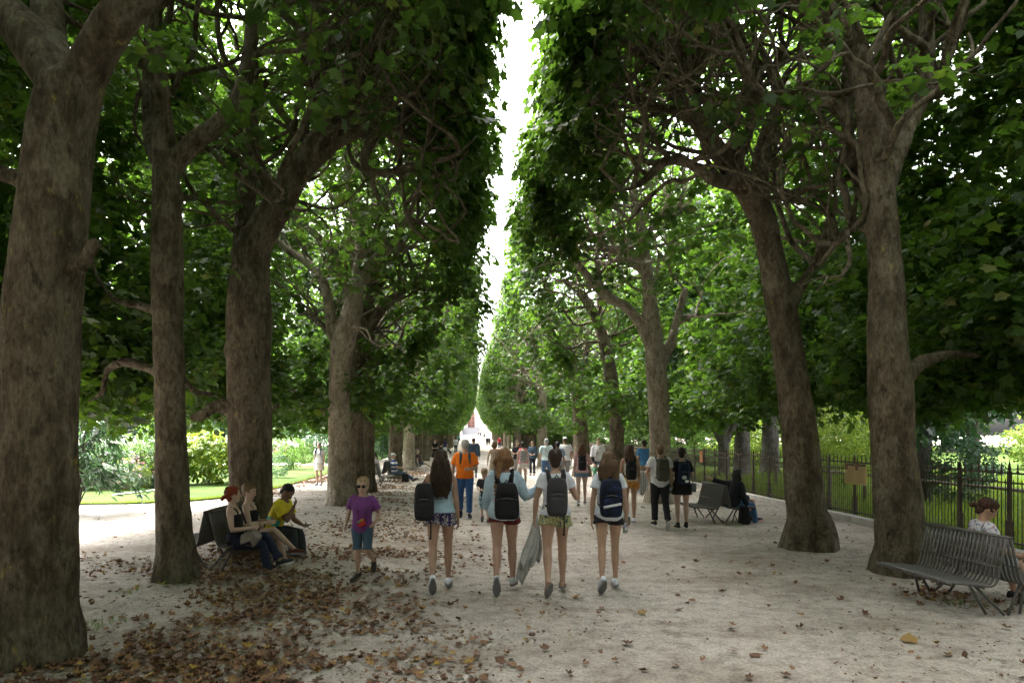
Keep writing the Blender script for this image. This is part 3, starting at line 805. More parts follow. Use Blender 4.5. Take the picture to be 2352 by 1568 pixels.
RAILS = [rail_mesh((.035, .815), (.012, .022)), rail_mesh((.29, .30), .016), rail_mesh((.655, .335), (.018, .012)), rail_mesh((.11, .5), .009)]
def double_bench(X, Y, rz, label, sides=(1, -1), group='slatted metal benches', nsl=21):
    root = empty('slatted_bench', (X, Y, 0), rz); tag(root, label, 'bench', group)
    for s_ in sides:
        for k in range(nsl):
            o = link('slat', slat_me, None, root); o.location = (0, -HL + (k + .5) * 2 * HL / nsl + s_ * .012, 0); o.scale = (s_, 1, 1)
        for m_ in LEGS:
            o = link('leg', m_, None, root); o.scale = (s_, 1, 1)
        for m_ in RAILS:
            o = link('rail', m_, None, root); o.scale = (s_, 1, 1); o.location = (0, 0, 0 if s_ > 0 else .004)
    return root
double_bench(-3.72, 10.2, R(-2), 'grey slatted double bench with the red-haired woman and the man in yellow')
double_bench(5.60, 7.74, R(3), 'grey slatted double bench backing the man with tied-back hair')
double_bench(5.42, 15.3, R(3), 'grey slatted double bench of the long-haired sitter in a black jacket')
double_bench(-3.72, 26.3, R(4), 'grey slatted double bench of the sitter in sunglasses beyond the pale tree')
double_bench(-3.55, 28.6, R(-3), 'grey slatted double bench of the man in the blue and white striped shirt')
for X, Y, lab in ((-3.3, 38.5, 'slatted bench of the bare-legged sitter leaning back beside the far trunks'), (-3.4, 62, 'far slatted bench below the left row with two dark sitters'), (-3.4, 74, 'far slatted bench below the left row crowded with sitters'), (4.9, 66, 'far slatted bench below the right row with a sitter in red')):
    double_bench(X, Y, 0, lab, nsl=9)

# ------------------------------------------------------------------ litter bin
bx, by = gp(1474, 1135)
bn = empty('litter_bin', (bx, by, 0)); tag(bn, 'grey slatted metal litter bin at the foot of a plane tree', 'litter bin')
M['binm'] = plain((.30, .31, .31), .4, .4, 'bin_metal')
mb = MB(); mb.box((0, 0, .40), (.05, .008, .66)); bs = mb.mesh('slat'); bs.materials.append(M['binm'])
for k in range(20):
    a = 2 * math.pi * k / 20; o = link('slat', bs, None, bn); o.location = (math.cos(a) * .215, math.sin(a) * .215, 0); o.rotation_euler = (0, 0, a + math.pi / 2)
def ring(z, r, h, w):
    mb = MB(); n = 32
    pr = [(r - w, z), (r, z), (r, z + h), (r - w, z + h)]
    vs = [(p[0] * math.cos(6.28318 * k / n), p[0] * math.sin(6.28318 * k / n), p[1]) for k in range(n) for p in pr]
    mb.add(vs, [(4 * k + i, 4 * ((k + 1) % n) + i, 4 * ((k + 1) % n) + (i + 1) % 4, 4 * k + (i + 1) % 4) for k in range(n) for i in range(4)]); return mb
ring(.715, .235, .04, .03).build('rim', M['binm'], bn, True); ring(.06, .232, .04, .03).build('base_ring', M['binm'], bn, True)
mb = MB(); mb.tube([(0, 0, 0), (0, 0, .07)], .06, 12); mb.build('foot', M['binm'], bn)
mb = MB(); mb.tube([(0, 0, .09), (0, 0, .4), (0, 0, .70)], [.17, .19, .2], 16); mb.build('bag', plain((.62, .64, .63), .35, name='plastic'), bn, True)

# ------------------------------------------------------------------ building and steps at the end of the alley
M['stone'] = plain((.46, .43, .38), .8, name='pale_stone', var=.06, scale=3); M['door'] = plain((.17, .075, .055), .6, name='red_brown_door'); M['dpan'] = plain((.11, .045, .035), .6, name='door_panel')
M['glassd'] = plain((.10, .12, .14), .15, name='window_glass')
st = empty('stone_steps', (-.4, 222, 2.0)); tag(st, 'broad grey stone steps up to the red-brown door', 'steps')
for k in range(16):
    mb = MB(); mb.box((0, k * .62 + 6, .085 + k * .17), (6.0, 12, .168)); mb.build('step', plain((.20, .20, .21), .8, name='step_stone'), st)
for s_ in (-1, 1):
    mb = MB(); mb.box((s_ * 3.45, 6, 1.5), (.8, 13, 3.0)); mb.box((s_ * 3.45, -.2, 1.55), (1.0, 1.0, 3.1)); mb.build('side_wall', M['stone'], st)
bd = empty('stone_building', (-.4, 237, 4.7)); tag(bd, 'pale stone palace front with a tall red-brown door at the end of the alley', 'building')
mb = MB()
W0 = MB()
for (x0, x1, z0, z1) in ((-24, -1.28, -3, 14), (1.28, 24, -3, 14), (-1.28, 1.28, 5.05, 14)):
    W0.box(((x0 + x1) / 2, .8, (z0 + z1) / 2), (x1 - x0, 1.2, z1 - z0))
W0.build('wall', M['stone'], bd)
mb = MB(); mb.box((0, .7, 14.3), (49, 2.0, .6)); mb.build('cornice', M['stone'], bd)
mb = MB(); mb.box((0, .1, -.15), (7, 2.2, .3)); mb.build('landing', M['stone'], bd)
fr = MB()
for (c, d) in (((-1.4, .1, 2.6), (.3, .5, 5.2)), ((1.4, .1, 2.6), (.3, .5, 5.2)), ((0, .1, 5.35), (3.3, .5, .4))): fr.box(c, d)
fr.build('door_frame', M['stone'], bd)
for s_ in (-1, 1):
    mb = MB(); mb.box((s_ * .64, .6, 2.0), (1.26, .12, 4.0)); dr = mb.build('door', M['door'], bd)
    for z in (.7, 1.9, 3.2):
        mb = MB(); mb.box((s_ * .64, .52, z), (.85, .06, .9)); mb.build('panel', M['dpan'], dr)
mb = MB(); mb.box((0, .6, 4.55), (2.54, .12, .95)); mb.build('transom', M['door'], bd)
for x in (-18, -13.5, -9, -4.8, 4.8, 9, 13.5, 18):
    mb = MB(); mb.box((x, .18, 3.2), (1.5, .06, 3.2)); w_ = mb.build('window', M['glassd'], bd)
    mb = MB(); mb.box((x, .12, 4.95), (2.0, .3, .25)); mb.box((x, .12, 1.45), (2.0, .3, .2)); mb.box((x, .13, 3.2), (.08, .1, 3.2)); mb.build('frame', M['stone'], w_)
    mb = MB(); mb.box((x, .18, 9.2), (1.4, .06, 2.6)); w_ = mb.build('window', M['glassd'], bd)
    mb = MB(); mb.box((x, .12, 10.65), (1.9, .3, .2)); mb.box((x, .12, 7.8), (1.9, .3, .2)); mb.box((x, .13, 9.2), (.08, .1, 2.6)); mb.build('frame', M['stone'], w_)

# ------------------------------------------------------------------ garden planting
def plant(name, label, cat, me, mat, X, Y, rz=0, sc=(1, 1, 1), stems=None, group=None, stem_h=.8, z=0.03, part='foliage'):
    root = empty(name, (X, Y, z), rz); tag(root, label, cat, group)
    if len(me.materials) == 0: me.materials.append(mat)
    o = link(part, me, None, root)
    if me.materials[0] != mat:
        o.material_slots[0].link = 'OBJECT'; o.material_slots[0].material = mat
    o.scale = sc; o['kind'] = 'stuff'
    if stems:
        rg = random.Random(int(X * 100 + Y)); mb = MB()
        for k in range(stems):
            a = rg.uniform(0, 6.28); l = rg.uniform(.1, .45) * sc[0]
            mb.tube([(rg.gauss(0, .06), rg.gauss(0, .06), -.05), (math.cos(a) * l * .4, math.sin(a) * l * .4, stem_h * .5), (math.cos(a) * l, math.sin(a) * l, stem_h)], [.022, .018, .01], 5)
        mb.build('stem', M['bark_grey'], root, True)
    return root
BM = {}
BM['big'] = bush_mesh('foliage', 71, (1.15, 1.1, 1.02), 150, 14, .22, .20, TM_OVAL, .5, .35)
BM['round'] = bush_mesh('foliage', 72, (.62, .6, .56), 170, 18, .13, .07, TM_LANCE, .6, .1)
BM['loose'] = bush_mesh('foliage', 73, (.95, .9, .75), 120, 14, .18, .10, TM_OVAL, .5, .2)
BM['mound'] = bush_mesh('foliage', 74, (.6, .55, .36), 90, 16, .14, .085, TM_LANCE, .4, .1)
BM['herb'] = bush_mesh('foliage', 75, (.45, .45, .5), 70, 14, .14, .09, TM_OVAL, .3, .1)
BM['bloom'] = bush_mesh('blossom', 76, (.42, .42, .45), 60, 4, .10, .06, TM_OVAL, .8, -.2)
BM['cone'] = bush_mesh('foliage', 77, (.45, .45, 1.3), 140, 16, .16, .09, TM_LANCE, .6, .1)
BM['tall'] = bush_mesh('crown', 78, (3.2, 3.0, 3.3), 420, 16, .55, .30, TM_OVAL, .55, .3, bump=.3)
BM['tall2'] = bush_mesh('crown', 79, (2.6, 2.6, 3.9), 420, 16, .5, .30, TM_OVAL, .5, .3, bump=.35)
BM['wide'] = bush_mesh('foliage', 80, (1.7, 1.4, 1.25), 260, 16, .26, .13, TM_OVAL, .5, .3, bump=.3)
BM['willow'] = bush_mesh('foliage', 81, (1.6, 1.3, 1.5), 280, 18, .24, .15, TM_LANCE, .45, .7, bump=.3)

X, Y = gp(478, 1112); plant('broad_leaf_bush', 'yellow-green broad-leaved bush on the lawn behind the red-haired woman', 'bush', BM['big'], M['leaf_lime'], X, Y, 0, (1, 1, 1.02), 7)
plant('dark_shrub', 'dark low shrub tucked behind the yellow-green bush', 'shrub', BM['loose'], M['leaf_blue'], X + .9, Y + 1.4, .4, (1, 1, 1), 4)
X, Y = gp(634, 1098); plant('round_shrub', 'rounded needle-leaved shrub on the lawn beside the thick trunk', 'shrub', BM['round'], M['leaf_blue'], X, Y, 0, (1.05, 1, 1.0))
for k, (x, y, sc) in enumerate(((668, 1078, 1.0), (700, 1066, .85))):
    X, Y = gp(x, y); plant('loose_shrub', ('open many-stemmed shrub on the lawn past the rounded shrub', 'smaller open shrub behind the many-stemmed shrub on the lawn')[k], 'shrub', BM['loose'], M['leaf_mid'], X, Y, k, (sc, sc, sc * 1.2), 6)
# drooping branch shrub at the left
def drooping(X, Y):
    root = empty('drooping_shrub', (X, Y, .03)); tag(root, 'drooping long-leaved shrub beside the massive dark trunk', 'shrub')
    rg = np.random.default_rng(5); r2 = random.Random(5); mb = MB(); PP, DD = [], []
    for k in range(34):
        a = r2.uniform(0, 6.28); h = r2.uniform(1.0, 2.9); l = r2.uniform(.7, 1.5)
        d = Vector((math.cos(a), math.sin(a), 0)); pts = bez([(0, 0, 0), d * .15 + Vector((0, 0, h)), d * l * .7 + Vector((0, 0, h * 1.15)), d * l + Vector((0, 0, h * .62 - .25))], 12)
        mb.tube(pts, [.02 * (1 - .07 * i) for i in range(13)], 5)
        for i in range(4, 13):
            for j in range(7):
                PP.append(pts[i] + Vector((r2.gauss(0, .06), r2.gauss(0, .06), r2.gauss(0, .05)))); DD.append(d * .5 + Vector((r2.gauss(0, .4), r2.gauss(0, .4), -.7)))
    P_ = np.array([tuple(p) for p in PP]); D_ = np.array([tuple(p) for p in DD])
    V, T = leaves(P_, np.array([0, 0, .8]) + rg.normal(size=P_.shape) * .5, D_, .26 * rg.uniform(.7, 1.2, len(P_)), TM_LANCE, rg)
    o = link('foliage', tri_mesh('foliage', V, T), M['leaf_blue'], root); o['kind'] = 'stuff'
    mb.build('stem', M['bark_grey'], root, True)
drooping(-9.6, 16.6)
# flower beds
bed_i = 0
def bed(x0, x1, y0, y1, n, seed, lab):
    r2 = random.Random(seed)
    kinds = [('mound', 'leaf_silver', 'silver-leaved mound'), ('herb', 'leaf_mid', 'leafy green clump'), ('mound', 'leaf_lime', 'lime-green mound'), ('herb', 'leaf_blue', 'dark leafy clump'), ('loose', 'leaf_mid', 'loose green shrub'), ('cone', 'leaf_blue', 'slim upright shrub')]
    for k in range(n):
        X = r2.uniform(x0, x1); Y = r2.uniform(y0, y1); a, b, nm = r2.choice(kinds); s_ = r2.uniform(.7, 1.25)
        ro = plant('bed_plant', '%s in the flower bed %s' % (nm, lab), 'plant', BM[a], M[b], X, Y, r2.uniform(0, 6), (s_, s_, s_ * r2.uniform(.9, 1.3)), group='bedding plants ' + lab)
        if r2.random() < .5:
            o = link('blossom', BM['bloom'], M['flower'], ro); o.scale = (s_ * 1.05, s_ * 1.05, s_ * 1.2); o['kind'] = 'stuff'
bed(-17.5, -11.2, 23.2, 26.5, 46, 1, 'at the edge of the lawn')
bed(-24, -13.5, 31.5, 35, 34, 2, 'beyond the lawn')
bed(-40, -13.5, 48, 53, 46, 3, 'across the garden path')
bed(-60, -18, 60, 78, 46, 4, 'at the back of the garden')
# thin poles standing in the beds
for k in range(22):
    X, Y = rnd.uniform(-30, -12.5), rnd.uniform(30, 42)
    mb = MB(); mb.tube([(0, 0, -.05), (0, 0, rnd.uniform(.8, 1.3))], .014, 5); o = mb.build('garden_stake', plain((.07, .07, .06), .6), None); o.location = (X, Y, .03)
    tag(o, 'thin dark stake standing in the flower garden', 'stake', 'stakes in the flower garden')
# rill / hose on the lawn
X0, Y0 = gp(262, 1140); X1, Y1 = gp(430, 1119)
mb = MB(); pts = [(X0 + (X1 - X0) * i / 14, Y0 + (Y1 - Y0) * i / 14 + .12 * math.sin(i * .9), .06) for i in range(15)]; mb.tube(pts, [(.03, .09)] * 15, 6)
tag(mb.build('lawn_strip', plain((.62, .62, .60), .3, name='pale_strip'), None, True), 'pale narrow strip lying across the lawn', 'hose')
# sapling with foliage at the left row
X, Y = gp(829, 1106)
sp_ = empty('young_tree', (X, Y, 0)); tag(sp_, 'slender pale young tree beside the sitter in sunglasses', 'tree')
mb = MB(); mb.tube([(0, 0, -.1), (.02, 0, 1), (-.03, 0, 2.2), (0, .05, 3.6), (.1, .1, 5)], [.10, .085, .08, .07, .03], 10); mb.build('trunk', M['bark_pale'], sp_, True)
o = link('crown', BM['wide'], M['leaf_mid'], sp_); o.location = (0, 0, 2.9); o['kind'] = 'stuff'

GT = {}
def garden_tree(X, Y, r, h, crown, mat, label, sc=(1, 1, 1), cz=2.2, fork=False, group='trees behind the railing', bark='bark_grey', dx=0):
    root = empty('garden_tree', (X, Y, 0)); tag(root, label, 'tree', group)
    rg = random.Random(int(X * 37 + Y * 11)); far_t = 'back of' in label
    key = (rg.randrange(3), True) if far_t else (label, False)
    if key not in GT:
        lean = rg.uniform(-.25, .25)
        L = [([Vector((0, 0, 0)), Vector((lean * .3, 0, h * .4)), Vector((lean, .1, h)), Vector((lean * 1.4, .2, h + 2.4))], [r, r * .85, r * .75, r * .3])]
        for k in range(4 if fork else 3):
            a = rg.uniform(0, 6.28); s_ = Vector((lean * (.6 if fork else .9), 0, h * (.45 if fork else .85)))
            d = Vector((math.cos(a), math.sin(a) * .6, 0)); L.append(([s_, s_ + d * .5 + Vector((0, 0, 1.0)), s_ + d * 1.2 + Vector((0, 0, 2.4))], [r * .6, r * .5, r * .2]))
        GT[key], _ = wood_mesh(L, int(abs(X * 13 + Y)), .12 if far_t else .07, 3)
    link('trunk', GT[key], M[bark], root)
    o = link('crown', BM[crown], None if len(BM[crown].materials) else M[mat], root)
    if BM[crown].materials[0] != M[mat]:
        o.material_slots[0].link = 'OBJECT'; o.material_slots[0].material = M[mat]
    o.location = (dx, 0, cz); o.scale = sc; o.rotation_euler = (0, 0, rg.uniform(0, 6)); o['kind'] = 'stuff'
    return root
garden_tree(11.6, 31.5, .30, 3.0, 'tall', 'leaf_blue', 'forked dark-barked tree behind the railing beside the girl in black', (1, 1, 1), 2.6, True)
garden_tree(12.7, 32.2, .42, 4.5, 'tall2', 'leaf', 'thick straight dark trunk behind the railing', (1.2, 1.2, 1.1), 4.2)
garden_tree(14.3, 32.8, .45, 5.0, 'tall', 'leaf', 'leaning dark trunk behind the railing beside the thick straight one', (1.3, 1.2, 1.3), 4.6, True)
garden_tree(12.65, 19.2, .22, 3.2, 'tall2', 'leaf_blue', 'slim dark tree behind the railing, big leaves hanging round its trunk', (.85, .8, .95), 1.7)
garden_tree(16.5, 22.5, .25, 3.4, 'tall', 'leaf_blue', 'leafy tree in the grass behind the notice board', (.9, .9, .9), 2.4)
garden_tree(24, 40, .35, 3.0, 'tall', 'leaf', 'dark rounded tree far back in the right-hand garden', (1.2, 1.2, 1.0), 1.5)
plant('willowy_bush', 'bright yellow-green willowy bush behind the railing', 'bush', BM['willow'], M['leaf_lime'], 13.4, 24.6, 0, (1.2, 1.0, 1.15), 6)
plant('willowy_bush', 'yellow-green willowy bush beside the dark garden trunks', 'bush', BM['willow'], M['leaf_lime'], 16.5, 31, 1, (1.2, 1.2, 1.2), 6)
plant('trunk_shrub', 'leafy shrub climbing at the foot of the slim dark tree', 'shrub', BM['wide'], M['leaf_blue'], 13.2, 18.4, 1, (.62, .62, .8), 5)
r2 = random.Random(12)
for k in range(26):
    X = r2.uniform(15, 46); Y = r2.uniform(36, 60)
    plant('hedge_bush', 'sunlit yellow-green bush in the hedge beyond the grass', 'bush', BM['wide'], M['leaf_lime'] if r2.random() < .7 else M['leaf_mid'], X, Y, r2.uniform(0, 6), (1.3, 1.3, r2.uniform(.7, 1.1)), group='bushes of the sunlit hedge')
for k in range(14):
    X = r2.uniform(9.6, 13); Y = r2.uniform(36, 90)
    plant('understorey_bush', 'green bush close behind the far railing', 'bush', BM['wide'], M['leaf_mid'], X, Y, r2.uniform(0, 6), (1, 1, r2.uniform(.7, 1.2)), group='bushes behind the far railing')
for k in range(18):
    X = r2.uniform(9.4, 13.5); Y = 88 + k * 6
    plant('understorey_bush', 'green bush close behind the far railing', 'bush', BM['wide'], M['leaf_mid'], X, Y, r2.uniform(0, 6), (1.5, 1.9, r2.uniform(1.0, 1.5)), group='bushes behind the far railing')
for k in range(20):
    X = r2.uniform(-11.5, -8.2); Y = 62 + k * 6.5
    plant('garden_edge_bush', 'green bush at the garden edge past the dark hedge', 'bush', BM['wide'], M['leaf_mid'], X, Y, r2.uniform(0, 6), (1.4, 1.9, r2.uniform(.9, 1.4)), group='bushes at the far garden edge')
# backdrop trees of both gardens
for k in range(34):
    a = k / 33; X = 17 + a * 62 + r2.uniform(-3, 3); Y = r2.uniform(55, 105)
    if k % 3 == 0: X = r2.uniform(13, 24); Y = r2.uniform(40, 130)
    s_ = r2.uniform(1.2, 2.0)
    garden_tree(X, Y, .35, 4, ('tall', 'tall2')[k % 2], ('leaf_mid', 'leaf_lime', 'leaf')[k % 3], 'tall tree at the back of the right-hand garden', (s_, s_, s_ * 1.15), 2.0, group='trees at the back of the right-hand garden')
for k in range(30):
    a = k / 29; X = -12 - a * 95 + r2.uniform(-3, 3); Y = r2.uniform(85, 130)
    if k % 3 == 0: X = r2.uniform(-24, -11); Y = r2.uniform(60, 150)
    s_ = r2.uniform(1.0, 1.7)
    garden_tree(X, Y, .35, 4, ('tall', 'tall2')[k % 2], ('leaf_mid', 'leaf_lime', 'leaf_blue')[k % 3], 'tall tree at the back of the flower garden', (s_, s_, s_ * 1.1), 1.5, group='trees at the back of the flower garden')
for k in range(16):
    X = (-1 if k % 2 else 1) * r2.uniform(14, 24) + (3 if k % 2 == 0 else -2); Y = -28 + k * 2.5
    s_ = r2.uniform(1.1, 1.6)
    garden_tree(X, Y, .35, 4, ('tall', 'tall2')[k % 2], 'leaf', 'tall park tree beside the alley at the back of the photographer', (s_, s_, s_ * 1.15), 2.0, group='park trees behind the photographer')
for k in range(4):
    plant('dark_hedge_bush', 'dark green bush of the hedge past the lawn by the left row', 'bush', BM['wide'], M['leaf_blue'], -9.5 + k * .9, 46 + k * 3, k, (1.1, 1.1, 1.2), group='dark bushes past the lawn')

# low wooden rail in the grass
wr = empty('wooden_rail', (11.2, 10, 0.03)); tag(wr, 'low weathered wooden rail on posts in the grass behind the railing', 'fence')
M['wood'] = plain((.14, .115, .09), .85, name='weathered_wood', var=.3)
for k in range(9):
    mb = MB(); mb.tube([(0, k * 1.9, -.1), (.01, k * 1.9, .8)], .05, 8); mb.build('post', M['wood'], wr, True)
for k in range(8):
    mb = MB(); mb.tube([(-.02, k * 1.9 - .05, .74), (.0, k * 1.9 + .95, .75), (-.02, k * 1.9 + 1.93, .74)], .035, 7); mb.build('rail', M['wood'], wr, True)

# grass blades: behind the railing and fringes
def blades(name, n, fn, hmin, hmax, seed, mat, label):
    rg = np.random.default_rng(seed); P_ = fn(rg, n); n = len(P_)
    a = rg.uniform(0, 6.28, n); D_ = np.stack([np.cos(a) * .35, np.sin(a) * .35, np.ones(n)], 1) + rg.normal(size=(n, 3)) * .15
    N_ = np.stack([-np.sin(a), np.cos(a), np.zeros(n)], 1)
    tm = (np.array([(-.05, 0, 0), (.05, 0, 0), (.03, .6, .04), (0, 1, .14), (-.03, .6, .04)]), [(0, 1, 2), (0, 2, 4), (4, 2, 3)])
    V, T = leaves(P_, N_, D_, rg.uniform(hmin, hmax, n), tm, rg)
    o = link(name, tri_mesh(name, V, T), mat); tag(o, label, 'grass', kind='stuff'); return o
def right_grass(rg, n):
    Y_ = 6 + 30 * rg.uniform(0, 1, n) ** 1.3; X_ = 8.75 + rg.uniform(0, 1, n) ** 1.2 * 15
    return np.stack([X_, Y_, np.full(n, .05)], 1)
blades('grass', 36000, right_grass, .10, .30, 1, M['leaf_lime'], 'long rough grass behind the railing')
def left_fringe(rg, n):
    p = np.array(lawn_l[:8]); seg = rg.integers(1, 7, n); u = rg.uniform(0, 1, n)[:, None]
    q = p[seg] * (1 - u) + p[seg + 1] * u if False else p[seg - 1 + 1] * (1 - u) + p[np.minimum(seg + 1, 7)] * u
    q = q + rg.normal(size=(n, 2)) * .05 + np.array([-.05, .05])
    return np.stack([q[:, 0], q[:, 1], np.full(n, .03)], 1)
blades('lawn_edge_grass', 5000, left_fringe, .04, .09, 2, M['leaf_lime'], 'tufted grass along the lawn edge')
def weeds(rg, n):
    cs = np.array([gp(410, 1328), gp(425, 1336), gp(380, 1340), gp(300, 1360), gp(240, 1425), gp(210, 1440), gp(2240, 1390), gp(2190, 1385), gp(1690, 1205), gp(505, 1290)])
    i = rg.integers(0, len(cs), n); q = cs[i] + rg.normal(size=(n, 2)) * np.array([.10, .10])
    return np.stack([q[:, 0], q[:, 1], np.full(n, -.005)], 1)
blades('weed_tuft', 420, weeds, .03, .085, 3, M['leaf_mid'], 'small weeds and moss sprouting at the tree feet')

# ------------------------------------------------------------------ fallen leaves
def litter(name, P_, seed, smin, smax, mat, tilt=.28):
    rg = np.random.default_rng(seed); n = len(P_)
    N_ = np.array([0, 0, 1.0]) + rg.normal(size=(n, 3)) * tilt
    D_ = rg.normal(size=(n, 3)); tv, tf = TM_PLANE
    tv2 = np.array([(0, -.42, .12), (.36, -.30, .22), (.30, -.05, .02), (.42, .22, .26), (.16, .28, .05), (.02, .56, .24), (-.20, .26, .08), (-.38, .20, .20), (-.32, -.08, .0), (-.34, -.32, .14), (0, 0, -.05)])
    if smax < .05: tv2, tf = np.array([(-.5, -.3, .1), (.4, -.4, .2), (.5, .4, .05), (-.3, .5, .2)]), [(0, 1, 2), (0, 2, 3)]
    V, T = leaves(P_, N_, D_, rg.uniform(smin, smax, n), (tv2, tf), rg)
    V[:, 2] = np.maximum(V[:, 2], np.repeat(P_[:, 2] - .006, len(tv2)))
    return link(name, tri_mesh(name, V, T), mat)
rg = np.random.default_rng(77)
q = np.stack([rg.uniform(-9, 8.2, 520000), 3.4 + 36.6 * rg.uniform(0, 1, 520000) ** 1.35, np.zeros(520000)], 1)
band = np.exp(-((q[:, 0] + 2.2) / 1.5) ** 2) * np.interp(q[:, 1], [3.4, 5, 9.5, 12.5, 16, 40], [.9, 1, .95, .45, .2, .16])
band = np.maximum(band, np.exp(-(((q[:, 0] + 3.2) / 1.0) ** 2 + ((q[:, 1] - 10.2) / 1.6) ** 2)) * 1.5)
band = np.maximum(band, np.exp(-(((q[:, 0] + 5.6) / .7) ** 2 + ((q[:, 1] - 9.8) / .9) ** 2)) * .9)
band = np.maximum(band, np.exp(-((q[:, 0] + 6.6) / .45) ** 2) * np.interp(q[:, 1], [20, 23, 40], [0, .8, .8]))
band = np.maximum(band, np.exp(-(((q[:, 0] + 3.0) / 1.0) ** 2)) * np.interp(q[:, 1], [17, 22, 40], [.1, .5, .45]))
band = np.maximum(band, np.exp(-(((q[:, 0] - 5.75) / .5) ** 2 + ((q[:, 1] - 7.9) / .6) ** 2)) * .5)
band = np.maximum(band, .010)
cl = np.clip(.62 + .9 * vnoise(q, 1.1, 5) + .5 * vnoise(q, 3.5, 6), 0.02, 1.4)
keep = rg.uniform(0, 1, len(q)) < band * cl * .42
q = q[keep]; q[:, 2] = .002 + rg.uniform(0, .02, len(q)) + relief(q) + 0.012
o = litter('leaf_litter', q, 5, .035, .095, M['dead_leaf'], .30); tag(o, 'brown curled fallen plane leaves strewn over the sand', 'leaf litter', kind='stuff')
c_ = np.stack([rg.uniform(-7, 8, 60000), 3.4 + 24 * rg.uniform(0, 1, 60000) ** 1.5, np.zeros(60000)], 1)
c_ = c_[rg.uniform(0, 1, len(c_)) < np.clip(.14 + .5 * vnoise(c_, .9, 21) + .25 * np.exp(-((c_[:, 0] + 2) / 2.2) ** 2), .02, .6)]
c_[:, 2] = relief(c_) + .010
o = litter('leaf_crumbs', c_, 9, .010, .032, M['dead_leaf'], .25); tag(o, 'crushed leaf crumbs and grit trodden into the sand', 'leaf crumbs', kind='stuff')
spots = [(2090, 1472, .17), (1325, 1372, .15), (1150, 1522, .12), (1680, 1445, .10), (1550, 1528, .10), (1475, 1408, .11), (1840, 1440, .10), (1830, 1340, .09), (1660, 1358, .11), (1600, 1290, .10), (2310, 1440, .11), (1930, 1378, .09), (1382, 1395, .09), (1250, 1490, .10), (1735, 1505, .12), (1985, 1410, .10), (1560, 1400, .10), (1440, 1478, .12), (2215, 1508, .11), (1035, 1390, .1), (1900, 1290, .08), (1775, 1300, .09)]
lv = []
for k, (x, y, s_) in enumerate(spots):
    X, Y = gp(x, y); o = litter('fallen_leaf', np.array([[0, 0, .012]]), 40 + k, s_, s_ * 1.05, M['ochre_leaf'] if k in (0, 1, 5) else M['dead_leaf'], .45)
    o.location = (X, Y, .0)
    if k == 0: tag(o, 'large ochre curled fallen leaf alone on the sand near the right bench', 'leaf')
    else: tag(o, 'single curled brown leaf lying on open sand', 'leaf', 'single fallen leaves on the open sand')
# ------------------------------------------------------------------ people
def skin(c=(.42, .27, .20)):
    key = ('skin', tuple(c))
    if key in _mc: return _mc[key]
    t = NT('skin'); f = t.noise(t.coords(), 14, 3)
    t.base(t.ramp(f, [(.3, tuple(x * .88 for x in c)), (.7, tuple(min(1, x * 1.08) for x in c))]))
    t.b.inputs['Subsurface Weight'].default_value = .08; t.b.inputs['Subsurface Radius'].default_value = (.02, .008, .004)
    _mc[key] = t.fin(.55, spec=.35); return _mc[key]
def hairm(c):
    key = ('hair', tuple(c))
    if key in _mc: return _mc[key]
    t = NT('hair'); f = t.noise(t.coords('Object', (1, 1, .05)), 130, 3, .7); g = t.noise(t.coords('Object', (1, 1, .25)), 22, 2)
    t.base(t.mix(.5, t.ramp(f, [(.3, tuple(x * .25 for x in c)), (.7, tuple(min(1, x * .95) for x in c))]), t.ramp(g, [(.3, tuple(x * .4 for x in c)), (.7, tuple(min(1, x * .9) for x in c))])))
    t.bump(f, .6, .006)
    _mc[key] = t.fin(.5, spec=.3); return _mc[key]
def stripes(c1, c2, period, duty=.5, axis=2, phase=0.0, key=''):
    k_ = ('stripe', tuple(c1), tuple(c2), period, duty, axis, phase)
    if k_ in _mc: return _mc[k_]
    t = NT('striped_fabric'); tc = t.n('ShaderNodeTexCoord'); sp = t.n('ShaderNodeSeparateXYZ'); t.l(tc.outputs['Object'], sp.inputs[0])
    a = t.n('ShaderNodeMath', operation='ADD'); t.l(sp.outputs[axis], a.inputs[0]); a.inputs[1].default_value = phase + 10 * period
    m = t.n('ShaderNodeMath', operation='MODULO'); t.l(a.outputs[0], m.inputs[0]); m.inputs[1].default_value = period
    g = t.n('ShaderNodeMath', operation='GREATER_THAN'); t.l(m.outputs[0], g.inputs[0]); g.inputs[1].default_value = period * duty
    t.base(t.mix(g.outputs[0], c1, c2)); t.bump(t.noise(tc.outputs['Object'], 60, 3), .2, .004)
    _mc[k_] = t.fin(.85, spec=.2); return _mc[k_]
def checks(c1, c2, c3, per):
    t = NT('checked_fabric'); v = t.coords()
    vo = t.n('ShaderNodeTexChecker'); vo.inputs['Scale'].default_value = 1 / per; t.l(v, vo.inputs['Vector'])
    vo.inputs['Color1'].default_value = rgba(c1); vo.inputs['Color2'].default_value = rgba(c2)
    n2 = t.noise(t.coords('Object', (1, 1, .12)), 16, 2); mk = t.ramp(n2, [(.55, (0, 0, 0)), (.58, (1, 1, 1))])
    t.base(t.mix(mk, vo.outputs['Color'], c3)); return t.fin(.85, spec=.2)
def blotch(cols, scale, stretch=(1, 1, 1)):
    t = NT('printed_fabric'); f = t.noise(t.coords('Object', stretch), scale, 4, .7)
    n = len(cols); st_ = []
    for i, c in enumerate(cols):
        p = .36 + .28 * i / max(1, n - 1); st_.append((p, c))
        if i < n - 1: st_.append((p + .28 / (n - 1) - .012, c))
    t.base(t.ramp(f, st_)); return t.fin(.85, spec=.2)

